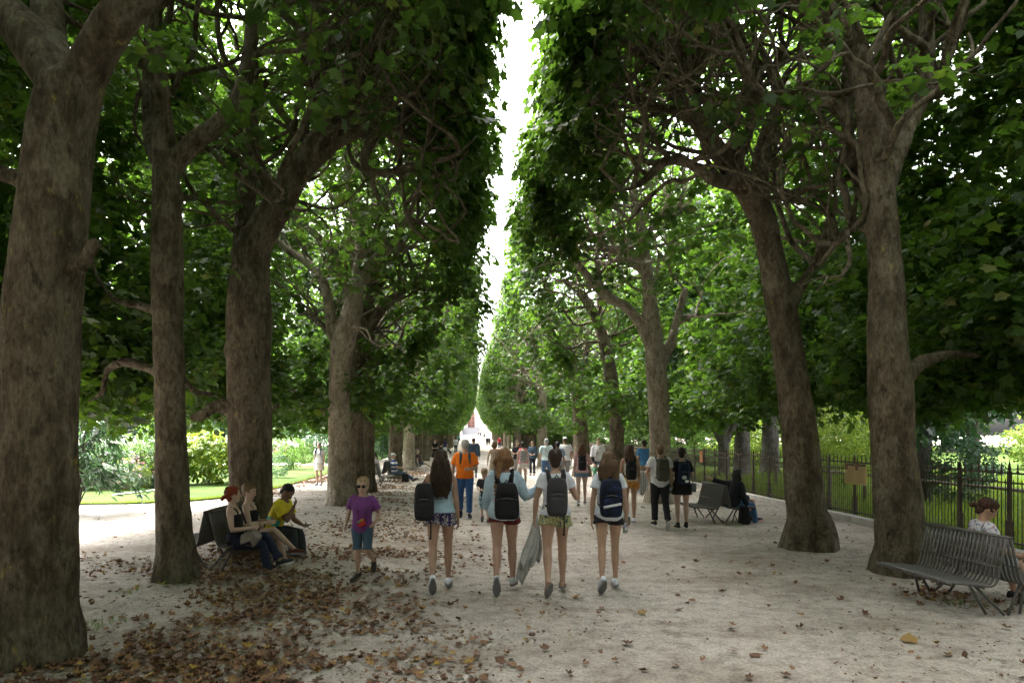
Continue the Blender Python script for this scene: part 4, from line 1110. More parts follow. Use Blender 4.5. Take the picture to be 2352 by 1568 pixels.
TORSO_F = [(-.11, .08, .08, -.005), (-.06, .150, .110, -.012), (0, .168, .120, -.014), (.05, .156, .110, -.006), (.13, .120, .090, 0), (.2, .124, .094, .004), (.28, .140, .106, .010), (.35, .150, .104, .006), (.42, .150, .085, -.006), (.47, .118, .068, -.012), (.51, .060, .055, -.008)]
TORSO_M = [(-.11, .08, .08, 0), (-.06, .148, .108, -.008), (0, .162, .116, -.008), (.05, .156, .110, 0), (.13, .142, .102, .004), (.2, .148, .106, .006), (.28, .165, .116, .01), (.36, .180, .114, .006), (.43, .180, .092, -.006), (.475, .140, .076, -.012), (.515, .068, .060, -.008)]
HEADR = [(-.115, .024, .056, .020), (-.103, .042, .042, .042), (-.080, .055, .022, .066), (-.048, .064, .008, .084), (-.01, .070, .002, .094), (.03, .074, -.004, .098), (.065, .070, -.007, .093), (.092, .055, -.008, .075), (.110, .032, -.008, .045), (.117, .010, -.008, .014)]
def vdir(v): return Vector(v).normalized()
class Person:
    def __init__(s, label, X, Y, rz, H=1.68, sex='f', lean=(0, 0), twist=0, head=(0, 0), la=None, ra=None, ll=None, rl=None, vox=.009, dec=.4, skin_c=(.42, .27, .20), seat=None, hs=1.0, fat=1.0, legs=1.0, group=None, cat='person', face=False, hips_w=.088, base_z=0.0, hand_l=None, hand_r=None, bare=None, limb=1.0):
        s.S = H / 1.715; s.vox = vox / s.S; s.dec = dec; s.sex = sex; s.fat = fat; s.hs = hs; s.limb = limb
        s.tab = TORSO_F if sex == 'f' else TORSO_M
        U0, F0 = (.16, -.03, -1), (.06, .16, -1)
        la = la or (U0, F0); ra = ra or (U0, F0)
        L0 = ((.0, .05, -1), (0, -.05, -1), 0)
        ll = ll or L0; rl = rl or L0
        s.hip, s.knee, s.ank, s.fd, s.fn = {}, {}, {}, {}, {}
        P_ = Vector((0, 0, 0))
        for sd, lg in ((-1, ll), (1, rl)):
            h = P_ + Vector((sd * hips_w, 0, -.03)); d1 = vdir((lg[0][0] * sd, lg[0][1], lg[0][2])); d2 = vdir((lg[1][0] * sd, lg[1][1], lg[1][2]))
            k = h + d1 * .405 * legs; a = k + d2 * .405 * legs
            pit = R(lg[2]); out = R(lg[3] if len(lg) > 3 else 6) * sd
            f = Vector((math.sin(out) * math.cos(pit), math.cos(out) * math.cos(pit), math.sin(pit)))
            n = (Vector((0, 0, 1)) - f * f.z); 
            if n.length < .2: n = Vector((0, -1, 0)) - f * (-f.y)
            n.normalize()
            s.hip[sd], s.knee[sd], s.ank[sd], s.fd[sd], s.fn[sd] = h, k, a, f, n
        low = min(min((s.ank[sd] - s.fn[sd] * .085 + s.fd[sd] * q).z for q in (-.06, .10, .17)) for sd in (-1, 1))
        dz = (seat / s.S) if seat is not None else -low + .002
        for D in (s.hip, s.knee, s.ank):
            for sd in D: D[sd] = D[sd] + Vector((0, 0, dz))
        s.P = P_ + Vector((0, 0, dz))
        s.up = vdir((math.sin(R(lean[1])), math.sin(R(lean[0])), math.cos(R(lean[0]))))
        s.rt = Vector((math.cos(R(twist)), math.sin(R(twist)), 0)); s.rt = (s.rt - s.up * s.rt.dot(s.up)).normalized(); s.fw = s.up.cross(s.rt)
        s.rt0 = Vector((1, 0, 0)); s.fw0 = Vector((0, 1, 0))
        sw = (.152 if sex == 'f' else .182) * (1 + (fat - 1) * .5)
        s.sh, s.el, s.wr, s.hd = {}, {}, {}, {}
        al = .97 * limb
        for sd, ar in ((-1, la), (1, ra)):
            b = s.cp(.425, sd * sw, -.005)
            u = vdir(s.rt * ar[0][0] * sd + s.fw * ar[0][1] + Vector((0, 0, 1)) * ar[0][2]); f = vdir(s.rt * ar[1][0] * sd + s.fw * ar[1][1] + Vector((0, 0, 1)) * ar[1][2])
            s.sh[sd] = b; s.el[sd] = b + u * .275 * al; s.wr[sd] = s.el[sd] + f * .245 * al; s.hd[sd] = f
        s.nk = s.cp(.50, 0, -.01)
        yaw, pit = R(head[0]), R(head[1])
        s.hf = (s.fw * math.cos(yaw) + s.rt * math.sin(yaw)); s.hf = (s.hf * math.cos(pit) - Vector((0, 0, 1)) * math.sin(pit)).normalized()
        s.hr = s.hf.cross(Vector((0, 0, 1))).normalized(); s.hu = s.hr.cross(s.hf)
        s.hc = s.nk + (s.up * .4 + Vector((0, 0, .6))) * (.100 + .055 * hs) + s.hf * .022
        s.root = empty('person', (X, Y, base_z), rz); tag(s.root, label, cat, group)
        s.hand_l, s.hand_r = hand_l, hand_r
        s.skin = skin(skin_c); s.face = face
        s.body()
    # chest-frame point: along the spine, right, forward
    def cp(s, t, r, f): 
        return s.P + s.up * t + s.axr(t) * r + s.axf(t) * f
    def axr(s, t):
        k = min(1, max(0, (t + .02) / .25)); return s.rt0.lerp(s.rt, k).normalized()
    def axf(s, t):
        k = min(1, max(0, (t + .02) / .25)); return s.fw0.lerp(s.fw, k).normalized()
    def hp(s, x, y, z): return s.hc + (s.hr * x + s.hf * y + s.hu * z) * s.hs
    def tor(s, t):
        a = np.array(s.tab); return [float(np.interp(t, a[:, 0], a[:, i])) for i in (1, 2, 3)]
    def trings(s, ts, off=0.0, fl=None, n=20):
        out = []
        for i, t in enumerate(ts):
            rx, ry, cy = s.tor(t); o = off if fl is None else off + fl[i]
            rx = rx * s.fat + o; ry = ry * s.fat + o; c = s.cp(t, 0, cy); a, b = s.axr(t), s.axf(t)
            ring = []
            for k in range(n):
                th = 2 * math.pi * k / n; cx, sy = math.cos(th), math.sin(th)
                e = .85
                ring.append(c + a * rx * math.copysign(abs(cx) ** e, cx) + b * ry * math.copysign(abs(sy) ** e, sy))
            out.append(ring)
        return out
    def finish(s, mb, name, mat, vox=None, smooth=2, dec=None, wr=0.0, wsc=(14, 14, 9), seed=0, parent=None):
        me = mb.mesh(name); me = bake(me, vox or s.vox, smooth, dec if dec else s.dec, name)
        if wr:
            co = get_co(me).astype(float); no = get_no(me)
            n1 = vnoise(co * np.array(wsc), 1.0, seed); n2 = vnoise(co * np.array(wsc) * 2.3, 1.0, seed + 1)
            if name != 'hair': n1 = (.55 - 1.6 * np.abs(n1)); n2 = .6 * n2
            set_co(me, co + no * (wr * (n1 + .5 * n2))[:, None])
        set_co(me, get_co(me) * s.S); shade(me)
        return link(name, me, mat, parent or s.root)
    def raw(s, mb, name, mat, parent=None, smooth=True):
        me = mb.mesh(name, smooth); set_co(me, get_co(me) * s.S); return link(name, me, mat, parent or s.root)
    def leg_r(s): return 1.0 if s.sex == 'f' else 1.04
    def body(s):
        mb = MB()
        mb.rings(s.trings([r[0] for r in s.tab]))
        lr = s.leg_r() * s.fat
        for sd in (-1, 1):
            h, k, a = s.hip[sd], s.knee[sd], s.ank[sd]
            d1, d2 = (k - h), (a - k)
            calf = -s.fw0 if abs(d2.normalized().z) > .5 else Vector((0, 0, -1))
            pts = [h - d1 * .02, h + d1 * .15, h + d1 * .45, h + d1 * .8, k, k + d2 * .12 + calf * .004, k + d2 * .3 + calf * .010, k + d2 * .55 + calf * .006, k + d2 * .8, a, a + d2.normalized() * .03]
            mb.tube(pts, [x * lr for x in (.088, .089, .076, .058, .053, .052, .055, .046, .035, .032, .032)], 12)
            f, n = s.fd[sd], s.fn[sd]; sx = f.cross(n); b = a - n * .085
            rs = []
            for (q, w, hh) in ((-.062, .018, .035), (-.05, .028, .06), (-.01, .033, .085), (.05, .036, .068), (.10, .041, .045), (.145, .040, .032), (.175, .026, .022)):
                rs.append([b + f * q + sx * w * math.cos(2 * math.pi * j / 12) + n * (hh / 2 + hh / 2 * math.sin(2 * math.pi * j / 12)) for j in range(12)])
            mb.rings(rs)
            # arm
            m = 1.0 if s.sex == 'f' else 1.18
            m *= (.5 + .5 * s.fat) * s.limb
            S_, E, W = s.sh[sd], s.el[sd], s.wr[sd]; u, fo = E - S_, W - E
            inw = s.cp(.42, sd * .06, 0)
            mb.tube([inw, S_ - u * .04, S_ + u * .15, S_ + u * .5, S_ + u * .85, E, E + fo * .2, E + fo * .5, E + fo * .85, W], [x * m for x in (.05, .052, .05, .043, .036, .034, .037, .033, .024, .022)], 12)
            s.hand(mb, sd)
        mb.tube([s.nk - s.up * .06, s.nk, s.hc - s.hu * .05 * s.hs - s.hf * .014], [(.06, .06), (.050 if s.sex == 'f' else .058,) * 2, (.048 if s.sex == 'f' else .056,) * 2], 12)
        # head
        rs = []
        for (z, hw, cy, ry) in HEADR:
            rs.append([s.hp(hw * math.cos(2 * math.pi * j / 16), cy + ry * math.sin(2 * math.pi * j / 16), z) for j in range(16)])
        mb.rings(rs)
        mb.tube([s.hp(0, .088, .018), s.hp(0, .102, -.006), s.hp(0, .110, -.030), s.hp(0, .088, -.044)], [x * s.hs for x in (.010, .011, .015, .011)], 8)
        rot = Matrix((s.hr, s.hf, s.hu)).transposed()
        for sd in (-1, 1): mb.ell(s.hp(sd * .073, -.008, -.008), tuple(x * s.hs for x in (.011, .020, .031)), 8, 6, rot)
        mb.ell(s.hp(0, .078, -.066), tuple(x * s.hs for x in (.026, .014, .010)), 8, 6, rot)
        s.finish(mb, 'body', s.skin, smooth=2)
        if s.face:
            for sd in (-1, 1):
                e = MB(); e.ell(s.hp(sd * .030, .083, .012), tuple(x * s.hs for x in (.013, .008, .007)), 8, 5, rot); eo = s.raw(e, 'eye', plain((.7, .68, .64), .3, name='eye_white'))
                e = MB(); e.ell(s.hp(sd * .030, .0895, .012), tuple(x * s.hs for x in (.006, .003, .006)), 8, 5, rot); s.raw(e, 'iris', plain((.03, .02, .015), .2, name='iris'), eo)
                e = MB(); e.tube([s.hp(sd * .014, .092, .032), s.hp(sd * .030, .093, .037), s.hp(sd * .047, .083, .032)], [.003 * s.hs, .0045 * s.hs, .002 * s.hs], 5); s.raw(e, 'eyebrow', hairm((.06, .04, .025)))
            e = MB(); e.tube([s.hp(-.024, .081, -.066), s.hp(0, .0925, -.064), s.hp(.024, .081, -.066)], [.003, .006, .003], 6); s.raw(e, 'lips', plain((.36, .13, .11), .5, name='lips'))
    def hand(s, mb, sd):
        spec = (s.hand_l if sd < 0 else s.hand_r) or {}
        W = s.wr[sd]; d = s.hd[sd]
        if 'dir' in spec:
            q = spec['dir']; d = vdir(s.rt * q[0] * sd + s.fw * q[1] + Vector((0, 0, 1)) * q[2])
        n = spec.get('n'); n = vdir(s.rt * n[0] * sd + s.fw * n[1] + Vector((0, 0, 1)) * n[2]) if n else -s.rt * sd
        n = (n - d * n.dot(d)); 
        if n.length < .1: n = d.orthogonal()
        n.normalize(); t_ = d.cross(n) 
        if (t_.dot(s.fw) < 0) != bool(spec.get('flip', False)): t_ = -t_
        curl = spec.get('curl', .45); g = s.hs ** .5 if s.hs > 1.05 else 1.0
        mb.tube([W - d * .02, W + d * .02, W + d * .055, W + d * .088], [(.018, .022), (.016, .034), (.015, .040), (.012, .038)], 10, up=n)
        for o_, l in ((.027, .068), (.009, .077), (-.009, .071), (-.026, .055)):
            b = W + d * .082 + t_ * o_; q = b; dd = d; pts = [b - d * .015]; 
            for k in range(3):
                dd = (dd * math.cos(curl * .8) + n * math.sin(curl * .8)).normalized(); q = q + dd * l * (.42, .32, .26)[k]; pts.append(q)
                n2 = n
            mb.tube(pts, [.0098, .0095, .0088, .0075], 7)
        b = W + d * .025 + t_ * .030
        mb.tube([b - t_ * .015, b + (d * .6 + t_ * .7 + n * .2).normalized() * .032, b + (d * .8 + t_ * .45 + n * .35).normalized() * .062], [.0125, .0105, .0085], 7)
        s.hd_c = getattr(s, 'hd_c', {}); s.hd_c[sd] = W + d * .085 + n * .025; s.hd_d = getattr(s, 'hd_d', {}); s.hd_d[sd] = d
    # ---- clothing
    def sleeve(s, mb, sd, frac, off, flare=0.0):
        """frac 0..1 upper arm, 1..2 forearm"""
        m = (1.0 if s.sex == 'f' else 1.18) * (.5 + .5 * s.fat) * s.limb
        S_, E, W = s.sh[sd], s.el[sd], s.wr[sd]; u, fo = E - S_, W - E
        pts = [s.cp(.42, sd * .05, 0), S_ - u * .05]; rad = [.06 * m + off, .054 * m + off]
        ts = [.15, .4, .65, .9, 1.0, 1.15, 1.4, 1.7, 1.95]; rr = [.052, .048, .043, .038, .037, .039, .036, .030, .027]
        for t, r in zip(ts, rr):
            if t < frac - .02: pts.append(S_ + u * t if t <= 1 else E + fo * (t - 1)); rad.append(r * m + off)
        pts.append(S_ + u * frac if frac <= 1 else E + fo * (frac - 1)); rad.append(float(np.interp(frac, ts, rr)) * m + off + flare)
        mb.tube(pts, rad, 14)
    def shirt(s, mat, hem=-.06, top=.487, sl=.55, off=.014, flare=.012, hemfl=.012, wr=.007, name='shirt', loose=.006, vox=None):
        mb = MB(); ts = list(np.linspace(hem, top, 14)); fl = [hemfl * max(0, 1 - i / 3) + loose * math.sin(math.pi * i / 13) for i in range(14)]
        if top < .49: pass
        mb.rings(s.trings(ts, off, fl))
        if sl > 0:
            for sd in (-1, 1): s.sleeve(mb, sd, sl, off, flare)
        return s.finish(mb, name, mat, vox=vox, smooth=3, wr=wr, seed=int(abs(s.root.location.x) * 10))
    def tank(s, mat, hem=-.05, name='top', off=.010, straps=True):
        mb = MB(); ts = list(np.linspace(hem, .37, 11)); mb.rings(s.trings(ts, off, [.01 * max(0, 1 - i / 3) for i in range(11)]))
        for sd in (-1, 1):
            mb.tube([s.cp(.35, sd * .085, .105), s.cp(.44, sd * .088, .07), s.cp(.485, sd * .085, -.005), s.cp(.44, sd * .085, -.085), s.cp(.35, sd * .08, -.09)], [(.022, .009)] * 5 if straps else [(.010, .007)] * 5, 8, up=(1, 0, 0))
        return s.finish(mb, name, mat, smooth=3, wr=.003)
    def legs_tube(s, mb, sd, frac, off, flare):
        lr = s.leg_r() * s.fat; h, k, a = s.hip[sd], s.knee[sd], s.ank[sd]; d1, d2 = k - h, a - k
        ts = [0, .15, .45, .8, 1.0, 1.15, 1.4, 1.7, 1.95]; rr = [.090, .090, .078, .061, .056, .055, .055, .045, .040]
        pts, rad = [], []
        for t, r in zip(ts, rr):
            if t < frac - .02: pts.append(h + d1 * t if t <= 1 else k + d2 * (t - 1)); rad.append(r * lr + off)
        pts.append(h + d1 * frac if frac <= 1 else k + d2 * (frac - 1)); rad.append(float(np.interp(frac, ts, rr)) * lr + off + flare)
        mb.tube(pts, rad, 14)
    def shorts(s, mat, frac=.35, off=.014, flare=.016, waist=.10, name='shorts', wr=.004):
        mb = MB(); ts = list(np.linspace(-.105, waist, 8)); mb.rings(s.trings(ts, off))
        for sd in (-1, 1): s.legs_tube(mb, sd, frac, off, flare)
        return s.finish(mb, name, mat, smooth=2, wr=wr, seed=3)
    def trousers(s, mat, off=.012, flare=.012, name='trousers', frac=1.93, wr=.005): return s.shorts(mat, frac, off, flare, .10, name, wr)
    def skirt(s, mat, length=.22, flare=.05, waist=.10, name='skirt'):
        mb = MB(); rs = s.trings(list(np.linspace(-.04, waist, 6)), .014)
        low = []
        for k in range(6, 0, -1):
            t = -.04 - length * k / 6
            rx, ry, cy = s.tor(-.02); o = .016 + flare * k / 6; c = s.cp(-.04, 0, cy) + Vector((0, 0, -length * k / 6)) + s.fw0 * .0
            low.append([c + s.rt0 * (rx * s.fat + o) * math.cos(2 * math.pi * j / 20) + s.fw0 * (ry * s.fat + o) * math.sin(2 * math.pi * j / 20) for j in range(20)])
        mb.rings(low + rs); return s.finish(mb, name, mat, smooth=2, wr=.005)
    def shoe(s, mat, sole, high=False, part='shoe'):
        for sd in (-1, 1):
            a, f, n = s.ank[sd], s.fd[sd], s.fn[sd]; sx = f.cross(n); b = a - n * .088
            mb = MB(); rs = []
            for (q, w, hh) in ((-.072, .020, .045), (-.058, .034, .085), (-.01, .041, .105 if high else .09), (.05, .043, .078), (.10, .048, .056), (.15, .046, .042), (.186, .030, .028)):
                rs.append([b + f * q + sx * w * math.cos(2 * math.pi * j / 12) + n * (.012 + hh / 2 + hh / 2 * math.sin(2 * math.pi * j / 12)) for j in range(12)])
            mb.rings(rs)
            if high: mb.tube([b + n * .06, b + n * .14], [.043, .041], 12)
            so = s.finish(mb, part, mat, vox=max(s.vox, .008), smooth=1)
            mb = MB(); low, up_ = [], []
            for j in range(20):
                th = 2 * math.pi * j / 20; c, s_ = math.cos(th), math.sin(th); w = .040 if s_ < 0 else .049
                p = b + f * (.056 + .132 * s_) + sx * w * c * (1 - .25 * max(0, s_) ** 3); low.append(p - n * .010); up_.append(p + n * .018)
            mb.rings([low, up_]); s.raw(mb, 'sole', sole, so, False)
    def flipflop(s, mat, sole):
        for sd in (-1, 1):
            a, f, n = s.ank[sd], s.fd[sd], s.fn[sd]; sx = f.cross(n); b = a - n * .088; mb = MB(); low, up_ = [], []
            for j in range(20):
                th = 2 * math.pi * j / 20; c, s_ = math.cos(th), math.sin(th); w = .036 if s_ < 0 else .046
                p = b + f * (.056 + .130 * s_) + sx * w * c; low.append(p - n * .014); up_.append(p + n * .004)
            mb.rings([low, up_]); so = s.raw(mb, 'sandal', sole, None, False)
            mb = MB()
            for q in (-1, 1): mb.tube([b + f * .13 + n * .02, b + f * .10 + sx * q * .025 + n * .05, b + f * .04 + sx * q * .042 + n * .02], .006, 5)
            s.raw(mb, 'strap', mat, so)
    # ---- hair
    def hair(s, mat, style='short', L=.45, extra=None, vox=None):
        mb = MB(); rs = []
        sh = .012 if style != 'buzz' else .005
        for (z, hw, cy, ry) in HEADR:
            if z < -.02: continue
            k = 1.0 + sh / max(hw, .03); rs.append([s.hp((hw + sh) * math.cos(2 * math.pi * j / 16), cy - .022 + (ry + sh * .6) * math.sin(2 * math.pi * j / 16) + (.012 if z > .05 else 0), z + (sh if z > .05 else 0)) for j in range(16)])
        mb.rings(rs)
        rot = Matrix((s.hr, s.hf, s.hu)).transposed(); g = s.hs
        # nape
        mb.ell(s.hp(0, -.052, -.03), (.066 * g, .050 * g, .075 * g), 12, 8, rot)
        if style in ('long', 'mid', 'braid'):
            tp = s.hp(0, -.03, .02); n = 12; pts, rad = [], []
            for i in range(n + 1):
                t = i / n; dz = L * t
                back = s.hp(0, -.045, 0)
                y = -.045 - .055 * min(1, t * 3) * (1 if style != 'mid' else .7)
                q = s.hc + (s.hr * 0 + s.hf * y * s.hs) * 1.0 - Vector((0, 0, 1)) * (dz - .05)
                if dz > .16: q = q + (s.fw * -.035) * min(1, (dz - .16) / .12)
                pts.append(q); w = np.interp(t, [0, .2, .5, .85, 1], [.072, .098, .122, .112, .070]) * (1.0 if style == 'long' else .95); rad.append((float(w) * g, float(np.interp(t, [0, .2, .5, 1], [.06, .062, .046, .022])) * g))
            mb.tube(pts, rad, 16, up=tuple(s.hr))
        if style == 'braid':
            pass
        if style == 'bun' or style == 'topbun':
            z = .055 if style == 'bun' else .10; y = -.105 if style == 'bun' else -.06
            mb.ell(s.hp(0, y, z), (.042 * g, .038 * g, .038 * g), 10, 7, rot)
        if style == 'tail':
            mb.ell(s.hp(0, -.125, -.03), (.03 * g, .042 * g, .032 * g), 10, 7, rot); mb.ell(s.hp(0, -.15, -.055), (.02 * g, .03 * g, .03 * g), 8, 6, rot)
        if extra: extra(mb)
        s.strands(style, L, rs, pts if style in ('long', 'mid', 'braid') else None, rad if style in ('long', 'mid', 'braid') else None, mat)
        wr = .006 if style != 'buzz' else .0015
        return s.finish(mb, 'hair', mat, vox=vox, smooth=2, wr=wr, wsc=(95, 95, 7 if style in ('long', 'mid', 'braid') else 30), dec=min(1, s.dec * 1.5))
    def strands(s, style, L, rs, pts, rad, mat):
        if s.vox * s.S > .010 or style == 'buzz': return
        rg = random.Random(len(style) * 7 + int(s.root.location.x * 31)); mb = MB()
        n = len(rs[0])
        for k in range(120):
            j = rg.randrange(n); f = 1 + rg.uniform(.0, .05); c = s.hp(0, -.03, .02)
            q = [c + (rs[i][(j + (0 if i > 2 else rg.choice((0, 0, 1)))) % n] - c) * (f + rg.uniform(-.012, .02)) for i in range(len(rs) - 1, -1, -2)]
            if len(q) > 2: mb.tube(q, [.0022] * len(q), 4)
        if pts is not None:
            hr = s.hr
            for k in range(230):
                a = rg.uniform(0, 2 * math.pi); sp = rg.uniform(.92, 1.12); q = []; e = rg.randint(-1, 1); ph = rg.uniform(0, 6)
                m = len(pts) if rg.random() < .7 else len(pts) - rg.randint(1, 3)
                for i in range(1, m):
                    p = pts[i]; rx, ry = rad[i]
                    q.append(p + hr * (rx * math.cos(a) * sp + .006 * math.sin(i * .9 + ph)) - s.fw * (ry * math.sin(a) * sp + .004 * math.sin(i * 1.3 + ph)))
                if rg.random() < .5: q.append(q[-1] + Vector((rg.gauss(0, .008), rg.gauss(0, .008), -rg.uniform(.01, .05))))
                mb.tube(q, [.0028] * (len(q) - 1) + [.0008], 4)
        s.raw(mb, 'hair_strand', mat)['kind'] = 'stuff'
    def cap(s, mat, brim=True):
        mb = MB(); rs = []
        for (z, hw, cy, ry) in HEADR:
            if z < .02: continue
            rs.append([s.hp((hw + .014) * math.cos(2 * math.pi * j / 16), cy + (ry + .012) * math.sin(2 * math.pi * j / 16), z + .014) for j in range(16)])
        mb.rings(rs)
        if brim:
            mb.tube([s.hp(0, .07, .045), s.hp(0, .13, .040), s.hp(0, .165, .028)], [(.008, .075), (.006, .07), (.004, .045)], 12, up=tuple(s.hu))
        return s.finish(mb, 'cap', mat, smooth=1)
    def beanie(s, mat):
        mb = MB(); rs = []
        for (z, hw, cy, ry) in HEADR:
            if z < -.02: continue
            rs.append([s.hp((hw + .017) * math.cos(2 * math.pi * j / 16), cy - .01 + (ry + .016) * math.sin(2 * math.pi * j / 16), z * 1.12 + .03) for j in range(16)])
        mb.rings(rs); return s.finish(mb, 'beanie', mat, smooth=1, wr=.001)
    def glasses(s):
        M_ = plain((.012, .012, .014), .12, name='dark_lens')
        mb = MB(); rot = Matrix((s.hr, s.hf, s.hu)).transposed()
        for sd in (-1, 1):
            mb.ell(s.hp(sd * .034, .097, .012), tuple(x * s.hs for x in (.028, .008, .021)), 14, 8, rot)
            mb.tube([s.hp(sd * .060, .088, .018), s.hp(sd * .076, .03, .016), s.hp(sd * .078, -.02, .01)], .0035, 5)
        mb.tube([s.hp(-.012, .10, .018), s.hp(.012, .10, .018)], .003, 5)
        return s.raw(mb, 'sunglasses', M_)
    # ---- things carried
    def carried(s, name, label, cat, base, pieces, group=None):
        """pieces: list of (part, MB or baked callable, mat); geometry in body coordinates; base: body point"""
        Rz = Matrix.Rotation(s.root.rotation_euler.z, 4, 'Z'); b = Vector(base) * s.S
        root = empty(name, tuple(s.root.location + (Rz @ b)), s.root.rotation_euler.z); tag(root, label, cat, group)
        for part, mb, mat, vx in pieces:
            me = mb.mesh(part)
            if vx: me = bake(me, vx, 2, .5, part)
            co = get_co(me) * s.S - np.array(b); set_co(me, co); shade(me); link(part, me, mat, root)
        return root
    def backpack(s, label, mat, w=.30, h=.44, d=.15, t0=.02, side=0.0, strap=True, pocket=None, acc=None, one=False, tail=False, trim=None, group=None, tap=.12):
        def bp(x, y, z): return s.P + s.up * (t0 + z) + s.rt * (x + side) + s.fw * y
        ry = s.tor(.3)[1] * s.fat + .016; y0 = -ry - d / 2 - .004
        def blob(cx, cy, z0, z1, w_, d_, n=9):
            rs = []
            for i in range(n + 1):
                t = i / n; th = math.pi * t; k = max(.05, math.sin(th)) ** .20; zz = z0 + (z1 - z0) * (.5 - .5 * math.cos(th))
                ring = []
                for j in range(24):
                    a = 2 * math.pi * j / 24; c, q = math.cos(a), math.sin(a)
                    ring.append(bp(cx + w_ / 2 * k * math.copysign(abs(c) ** .45, c) * (1 - tap * t), cy + d_ / 2 * k * math.copysign(abs(q) ** .6, q), zz))
                rs.append(ring)
            m_ = MB(); m_.rings(rs); return m_
        pieces = [('pack', blob(0, y0, 0, h, w, d), mat, .012), ('pocket', blob(0, y0 - d * .48, .03, h * .5, w * .74, d * .4), pocket or mat, .012), ('lid', blob(0, y0 - d * .10, h * .62, h * 1.01, w * .86, d * 1.0), mat, .012)]
        sm = acc or mat
        hd = MB(); hd.tube([bp(-.03, y0 + d * .3, h * .98), bp(0, y0 + d * .3, h + .035), bp(.03, y0 + d * .3, h * .98)], .008, 6); pieces.append(('handle', hd, sm, None))
        if trim:
            tr = MB(); rs = []
            tr.tube([bp(-w * .36, y0 - d * .70, h * .28), bp(0, y0 - d * .73, h * .33), bp(w * .36, y0 - d * .70, h * .38)], [(.016, .006)] * 3, 6, up=tuple(s.up)); pieces.append(('trim', tr, trim, None))
        zp = MB(); zp.tube([bp(-w * .40, y0 - d * .40, h * .55), bp(0, y0 - d * .56, h * .60), bp(w * .40, y0 - d * .40, h * .55)], .004, 5); pieces.append(('zip', zp, plain((.18, .18, .18), .4, .5, name='zip_metal'), None))
        if strap:
            for sd in ((-1, 1) if not one else (one,)):
                x = sd * .085 - (0 if not one else 0); k = s.tor(.38)
                ry2 = k[1] * s.fat + .034
                def c(t, xx, f): return s.cp(t, xx, f)
                m_ = MB(); m_.tube([c(.36, x * .9, -ry2 - .01), c(.455, x * 1.05, -.08 * s.fat - .030), c(.522, x * 1.08, -.012), c(.485, x * 1.08, .06 * s.fat + .028), c(.40, x * 1.1, ry2 + .006), c(.28, x * 1.2, ry2 + .008), c(.18, x * 1.55, .05), c(.12, x * 1.6, -.03), c(.08, x * 1.3, -ry2)], [(.010, .034)] * 5 + [(.007, .022)] + [(.004, .012)] * 3, 8, up=tuple(s.up))
                pieces.append(('strap', m_, sm, None))
        if tail:
            m_ = MB(); m_.tube([bp(w * .3, y0, .02), bp(w * .32, y0, -.10), bp(w * .30, y0, -.22)], [(.010, .003)] * 3, 5); m_.box(bp(w * .30, y0, -.22), (.03, .012, .02)); pieces.append(('hanging_strap', m_, sm, None))
        return s.carried('backpack', label, 'backpack', bp(0, y0, 0), pieces, group)

NEAR = dict(vox=.0075, dec=.13)
MID = dict(vox=.013, dec=.20)
FAR = dict(vox=.022, dec=.5)
WHITE = (.74, .75, .78); BLACK = (.012, .012, .014)
M['sole'] = plain((.16, .16, .165), .7, name='rubber_sole'); M['sneaker'] = cloth((.66, .68, .74)); M['blackshoe'] = cloth((.02, .02, .024)); M['soleW'] = plain((.6, .6, .58), .6, name='pale_sole')
# walking gaits: (left leg, right leg); left heel lifted behind, right foot planted in front
WALK_L = (((.02, -.22, -1), (.0, -.62, -1), -58), ((.02, .16, -1), (0, -.06, -1), 0))
WALK_R = (WALK_L[1], WALK_L[0])

# --- the four girls with backpacks
x, y = gp(1012, 1350)
g1 = Person('girl with long brown hair walking away in checked shorts, rucksack hanging off one shoulder', x, y, R(2), 1.69, la=((.30, -.12, -1), (-.05, .25, -1)), ra=((.16, -.10, -1), (.10, .10, -1)), ll=WALK_L[0], rl=WALK_L[1], skin_c=(.36, .22, .155), head=(-4, 2), **NEAR)
g1.tank(cloth((.30, .42, .50)), hem=.0, off=.020); g1.shorts(checks((.035, .03, .09), (.42, .40, .42), (.03, .025, .10), .024), .30, flare=.028, waist=.05)
g1.hair(hairm((.06, .035, .02)), 'long', .50); g1.shoe(M['sneaker'], M['sole'])
g1.backpack('black rucksack slung off the left shoulder of the long-haired girl', cloth((.018, .018, .020)), w=.26, h=.45, d=.17, side=-.20, t0=-.08, one=-1, tail=True)
x, y = gp(1158, 1356)
def braid(mb, s=None):
    pass
g2 = Person('girl with a strawberry-blonde plait in a pale denim shirt, gesturing with one hand', x, y, R(-2), 1.68, la=((.22, .10, -1), (-.05, .6, -.6)), ra=((.42, .05, -1), (.75, .35, .42)), ll=((.0, -.16, -1), (.02, -.45, -1), -74, 2), rl=((.03, .20, -1), (.02, -.02, -1), 0, 14), skin_c=(.40, .25, .19), head=(6, 2), fat=1.06, hand_r=dict(n=(-.3, 0, 1), curl=.15), **NEAR)
g2.shirt(cloth((.36, .47, .56)), hem=-.10, sl=1.75, off=.022, loose=.016, hemfl=.02, wr=.008); g2.shorts(blotch([(.16, .02, .02), (.05, .01, .015), (.25, .10, .08)], 40), .26, flare=.02)
def braid(mb):
    pts = [g2.hp(-.02, -.09, .0), g2.hp(-.045, -.12, -.09), g2.cp(.43, -.085, -.115), g2.cp(.33, -.098, -.13), g2.cp(.22, -.10, -.125), g2.cp(.12, -.115, -.115)]
    p, r = smooth_path(pts, [.045, .036, .030, .026, .02, .010], .012)
    for i, q in enumerate(p):
        if i % 2 == 0: mb.ell(q + Vector((.010 * (1 if (i // 2) % 2 else -1), 0, 0)), (r[i], r[i] * .8, r[i] * .9), 8, 6)
g2.hair(hairm((.30, .155, .07)), 'mid', .16, extra=braid)
